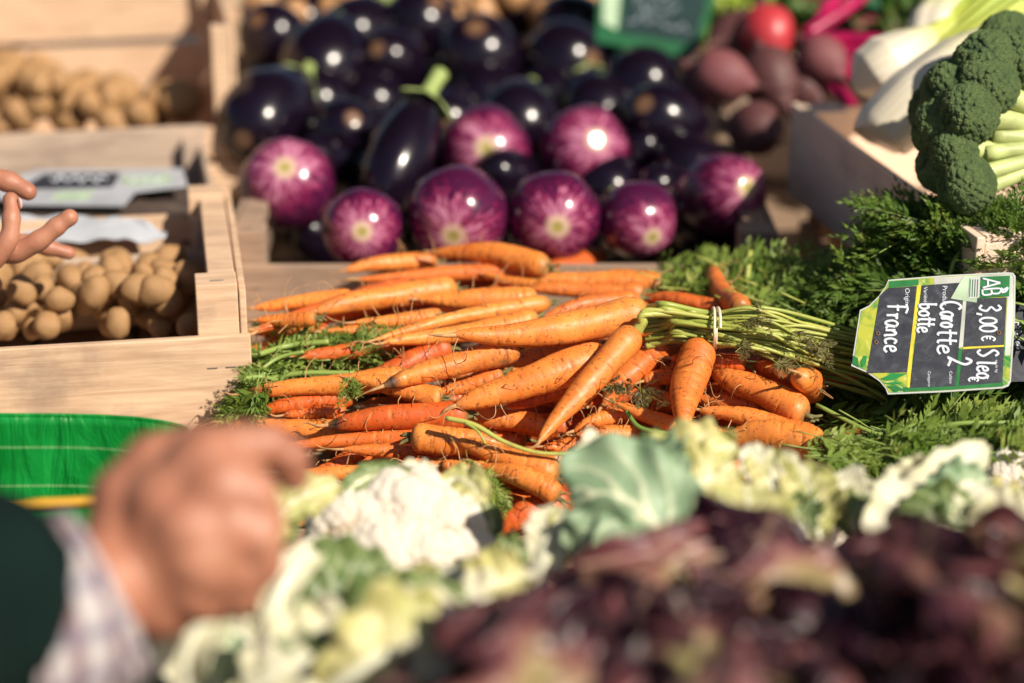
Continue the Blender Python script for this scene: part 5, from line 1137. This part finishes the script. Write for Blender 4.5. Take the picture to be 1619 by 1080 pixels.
for k, (P, W_) in enumerate([([(1400,70,2.42),(1440,40,2.42),(1500,10,2.42)], .05), ([(1350,40,2.5),(1400,20,2.5),(1470,20,2.5)], .05), ([(1330,10,2.5),(1300,0,2.52),(1260,-10,2.55)], .04)]):
    parts, _, _ = leaf_geo(st(*P), CN, W_, 900 + k, ruffle=.3); v, f, a = merge(parts); o = obj('leaf', v, f, MAT['chard_leaf'], chd, a); mod(o, 'SOLIDIFY', thickness=.001)
def leafy_head(lab, x, y, d, mat, n, rc, seed):
    rs = np.random.RandomState(seed); c = pd(x, y, d); t = thing('lettuce', lab, 'lettuce', c, 'green lettuces along the top right')
    for k in range(n):
        az = k * 2.399; fr = (k + .5) / n; el = R(85 - 70 * fr); h = np.array([math.cos(az), math.sin(az), 0]); d0 = h * math.cos(el) + UPZ * math.sin(el); L = rc * rs.uniform(.9, 1.2); b = c - UPZ * .05
        parts, _, _ = leaf_geo([b, b + d0 * L * .6, b + d0 * L * .9 + h * L * .2], nrmz(-h * .8 + UPZ * .6), rc * .5, seed * 50 + k, nu=26, nv=15, cup=-.5, ruffle=.3, lobes=.15); v, f, a = merge(parts); obj('leaf', v, f, MAT[mat], t, a)
leafy_head('yellow green blurred lettuce above the beetroot at the top edge', 1170, 20, 2.66, 'bright_leaf', 16, .10, 1)
leafy_head('olive green blurred lettuce right of the yellow one at the top edge', 1255, 18, 2.68, 'bright_leaf', 16, .09, 2)
leafy_head('dark green blurred greens in the top right behind the chard', 1440, 60, 2.62, 'chard_leaf', 18, .13, 3)
leafy_head('dark green blurred greens in the top right corner behind the fennel', 1590, 60, 2.40, 'chard_leaf', 18, .13, 4)

# ------------------------------------------------------------------ the middle left crate: dark roots, film, flat sign
for k in range(15):
    rs = np.random.RandomState(50 + k); y0 = 300 + k * 5.5; x0 = rs.uniform(90, 150); d = np.interp(y0, [300, 385], [2.22, 2.03])
    P = [pd(x0 - 120, y0 + rs.uniform(-6, 6), d), pd(x0, y0 + rs.uniform(-5, 5), d), pd(x0 + 110, y0 + rs.uniform(-4, 8), d), pd(min(334, x0 + 215), y0 + rs.uniform(0, 14), d)]
    v, f, a = tube(P, [.008, .011, .009, .003], 10, 26); v = v + noise(v, 60, k)[:, None] * .0015
    tag(obj('salsify_root', v, f, MAT['salsify'], None, a), 'long blackish root in the middle left crate, ' + ('behind and under the flat sign' if k < 5 else 'in the middle of the bundle' if k < 10 else 'near the white film in front'), 'root', 'dark roots in the middle left crate')
sp4, n4 = planar(pd(190, 290, 2.16), UPV * .95 - FWD * .40, lambda x, y: (x, y))
s4 = thing('price_sign', 'pale blurred price sign lying flat on the dark roots in the middle left crate', 'price sign', sp4(190, 290), 'market price signs')
plate('board', sp4, n4, [(60,268),(288,266),(296,292),(214,302),(196,324),(20,322),(-40,300)], 0, .002, MAT['film'], s4)
plate('printed_field', sp4, n4, [(70,276),(190,274),(178,296),(30,300)], .0006, .0004, MAT['slate'], s4)
plate('printed_field', sp4, n4, [(190,280),(270,276),(270,290),(200,294)], .0006, .0004, MAT['tape'], s4)
plate('printed_leaf', sp4, n4, [(90,304),(150,302),(140,316),(80,318)], .0006, .0004, MAT['tape'], s4)
v, f, a = stroke_mesh(sp4, n4, [[(80 + 8 * j, 284 + 5 * math.sin(j * 2.3)) for j in range(12)], [(204 + 6 * j, 285 + 3 * math.sin(j * 2.1)) for j in range(10)]], .004, .0012); obj('handwriting', v, f, MAT['ink'], s4)
parts, _, _ = leaf_geo(st((-60,368,2.02),(60,366,2.01),(170,366,2.005),(262,374,2.0)), nrmz(UPZ + CAMN * .8), .018, 5, ruffle=.10, lobes=.1, nveins=3, cup=.6, prof=[(0, .9), (.7, 1), (.9, .7), (1, .2)])
v, f, a = merge(parts); o = obj('plastic_film', v, f, MAT['film'], None, a); mod(o, 'SOLIDIFY', thickness=.001); tag(o, 'crumpled white plastic film along the near edge of the middle left crate', 'plastic film')
v, f = box(0, 1, 0, 1, 0, 1)
q0, q1, q2, q3 = pz(-80, 386, .865), pz(330, 378, .865), pz(322, 262, .875), pz(-80, 268, .875)
nn = 14; G = np.array([[(q0 * (1 - s) + q1 * s) * (1 - t_) + (q3 * (1 - s) + q2 * s) * t_ for s in np.linspace(0, 1, nn * 2)] for t_ in np.linspace(0, 1, nn)]).reshape(-1, 3)
G[:, 2] += noise(G, 14, 3) * .008; o = obj('crate_liner', G, [grid_faces(nn, nn * 2)], MAT['black_film']); mod(o, 'SOLIDIFY', thickness=.001); tag(o, 'dark plastic liner under the roots in the middle left crate', 'liner')

# ------------------------------------------------------------------ green shopping bag with yellow band
zt = .905; c0 = pz(40, 657, zt); xr = pz(322, 672, zt)[0]
bagc = np.array([xr - .36, c0[1] - .085, 0]); hw, hd = .36, .085
def rrect(hw, hd, r, n=60):
    th = np.linspace(0, 2 * np.pi, n, endpoint=False); p = 5.0; return np.stack([hw * np.sign(np.cos(th)) * np.abs(np.cos(th)) ** (2 / p), hd * np.sign(np.sin(th)) * np.abs(np.sin(th)) ** (2 / p)], -1)
NB = 120; ring = rrect(hw, hd, .05, NB); hs = np.linspace(0, 1, 16); V = []; hh_ = []
for h in hs:
    k = 1 - .10 * (1 - h) ** 1.5; fold = 1 + .022 * np.sin(np.arange(NB) * .75 + 2 * np.sin(np.arange(NB) * .21)) * (1 - h * .75) + .03 * (1 - h * .6) * noise(np.stack([ring[:, 0] * 20, ring[:, 1] * 20, np.full(NB, h * 3)], -1), 1, 4)
    V.append(np.stack([bagc[0] + ring[:, 0] * k * fold, bagc[1] + ring[:, 1] * k * fold, np.full(NB, TZ + .004 + (zt - TZ - .004) * h)], -1)); hh_.append(np.full(NB, h))
V = np.vstack(V); f = [grid_faces(16, NB, True), np.arange(NB)[None, ::-1]]
bag = obj('shopping_bag', V, f, MAT['bag_green'], None, {'h': np.concatenate(hh_), 'u': np.zeros(len(V))}); mod(bag, 'SOLIDIFY', thickness=.0016)
tag(bag, 'open green plastic shopping bag between the potato crate and the hand', 'bag')
rim = V[-NB:]; v, f, a = tube(np.vstack([rim[NB // 2:], rim[:1] ])[:], .004, 8); obj('yellow_band', v, f, MAT['yellow'], bag, a)
v, f, a = tube(rim[:NB // 2 + 1] + np.array([0, 0, .001]), .0018, 8); obj('rim_bead', v, f, MAT['bag_green'], bag, a)

# ------------------------------------------------------------------ the two people's hands
SPH = uvs(12, 16)
def flesh(name, chains, label, voxel=.0022, smooth=4, mat='skin', k=1.0):
    chains = [[(a, b, c * k, r * k) for a, b, c, r in ch] for ch in chains]
    parts = []
    for ch in chains:
        P = np.array([pd(a, b, c) for a, b, c, r in ch]); Rr = np.array([r for *_, r in ch]); n = max(4, len(P) * 7)
        C = catmull(P, n); rr = np.interp(np.linspace(0, 1, n), np.linspace(0, 1, len(P)), Rr) * (1 + .06 * np.cos(2 * np.pi * (len(P) - 1) * np.linspace(0, 1, n))); v, f, a = tube(C, rr, 14); parts.append((v, f))
        for c, r in ((C[0], rr[0]), (C[-1], rr[-1])): parts.append((SPV * r * .985 + c, SPF))
    v, f, a = merge(parts); o = obj(name, v, f, MAT[mat]); mod(o, 'REMESH', mode='VOXEL', voxel_size=voxel, use_smooth_shade=True); mod(o, 'SMOOTH', factor=.5, iterations=smooth)
    bpy.context.view_layer.update(); dg = bpy.context.evaluated_depsgraph_get(); me = bpy.data.meshes.new_from_object(o.evaluated_get(dg)); o.modifiers.clear(); o.data = me
    if not me.materials: me.materials.append(MAT[mat])
    me.polygons.foreach_set('use_smooth', np.full(len(me.polygons), True)); return tag(o, label, 'person', 'shoppers at the stall')
h1 = flesh('person', [
    [(-60,1000,.95,.034),(60,960,.97,.031),(165,930,.99,.028),(235,895,1.0,.027),(290,845,1.0,.030)],         # forearm, wrist, palm root
    [(235,890,1.0,.026),(280,800,.995,.026),(330,735,.995,.020)], [(240,900,1.0,.026),(310,830,.99,.027),(350,775,.99,.022)],
    [(245,915,1.0,.026),(320,870,.99,.026),(365,830,.99,.021)], [(250,935,1.0,.024),(310,910,.995,.024),(355,885,.995,.019)],
    [(200,860,1.0,.022),(210,790,1.005,.021),(250,735,1.01,.017),(310,712,1.015,.0135),(352,716,1.02,.011)],    # thumb along the far side
    [(330,735,.995,.018),(380,706,1.0,.0125),(425,704,1.005,.0112),(458,726,1.01,.0104),(464,752,1.015,.0090)], # index, bent at the tip
    [(350,775,.99,.0185),(398,782,.985,.0130),(416,830,.99,.0112),(392,870,1.0,.0115)],                         # middle, curled down
    [(365,830,.99,.0175),(408,850,.985,.0125),(414,893,.99,.0108),(385,925,1.0,.0110)],                         # ring
    [(355,885,.995,.0155),(385,905,.99,.0125),(378,942,.995,.0110),(345,955,1.005,.0095)]],                     # little finger
    'person in a dark green jacket with plaid cuff, hand pointing over the carrots', k=1.10)
def sleeve(name, pts, rad, mat, parent, seed, fold=.06, th=.003, k=1.0):
    pts = [(a, b, c * k) for a, b, c in pts]; rad = [r * k for r in rad]
    n, s = 60, 72; v, f, a = tube(st(*pts), rad, s, n, cap=False); C = catmull(st(*pts), n); B = v.reshape(n, s, 3); ang = np.linspace(0, 2 * np.pi, s, endpoint=False)
    q = np.stack([np.tile(np.cos(ang), (n, 1)), np.tile(np.sin(ang), (n, 1)), np.repeat(np.linspace(0, 6, n)[:, None], s, 1)], -1)
    B = C[:, None] + (B - C[:, None]) * (1 + fold * noise(q, 1.6, seed) + fold * .5 * noise(q, 3.5, seed + 1))[..., None]
    o = obj(name, B.reshape(-1, 3), f, MAT[mat], parent, {'u': a['u'], 'a': np.tile(ang / 6.283, n)}); mod(o, 'SOLIDIFY', thickness=th); return o
sleeve('shirt_cuff', [(178,935,.995),(130,960,.99),(60,985,.975),(0,1000,.965)], [.044,.050,.052,.053], 'plaid', h1, 3, .05, k=1.10)
sleeve('jacket_sleeve', [(22,940,.975),(-40,958,.955),(-120,985,.93),(-280,1050,.88),(-560,1150,.86)], [.053,.056,.060,.066,.075], 'jacket', h1, 5, .07, k=1.10)
h2 = flesh('person', [
    [(-330,420,1.80,.030),(-220,400,1.79,.027),(-140,385,1.77,.026),(-80,370,1.76,.024)],
    [(-150,370,1.77,.020),(-80,335,1.77,.017),(-30,310,1.77,.012)], [(-140,390,1.77,.021),(-70,375,1.76,.018),(-20,395,1.755,.012)], [(-140,405,1.78,.020),(-70,405,1.785,.016),(0,400,1.79,.010)],
    [(-50,315,1.77,.0125),(-22,284,1.77,.0108),(15,288,1.77,.0096),(44,303,1.77,.0078)],                  # index
    [(-80,400,1.75,.014),(-20,412,1.735,.0115),(12,380,1.73,.0088),(18,345,1.73,.0080),(17,316,1.735,.0068)],  # thumb, raised
    [(-20,398,1.755,.0112),(25,398,1.75,.0102),(62,380,1.745,.0090),(90,358,1.745,.0084),(110,344,1.745,.0074)],  # middle
    [(-10,395,1.80,.0105),(40,385,1.81,.0088),(78,392,1.815,.0078),(108,400,1.82,.0062)],                  # ring
    [(-60,415,1.80,.0115),(-30,440,1.81,.0090),(-10,450,1.815,.0078)]],                                    # little finger, outside the frame
    'second person at the left edge, only an open gesturing hand in view', voxel=.0013, smooth=5)
c = pd(25, 322, 1.7335) + RGT * .0042 - FWD * .0030; nl = link('nail', mesh_of('nail', SPV * np.array([.0016, .0040, .0052]), SPF), MAT['nail'], None, Matrix.Translation(Vector(c)) @ Matrix.Rotation(R(35), 4, 'Z')); nl.parent = h2; nl.matrix_parent_inverse = h2.matrix_world.inverted()
sleeve('shirt_sleeve', [(-230,402,1.79),(-330,420,1.80),(-480,470,1.82),(-700,560,1.84)], [.036,.040,.046,.052], 'jacket', h2, 8, .06)
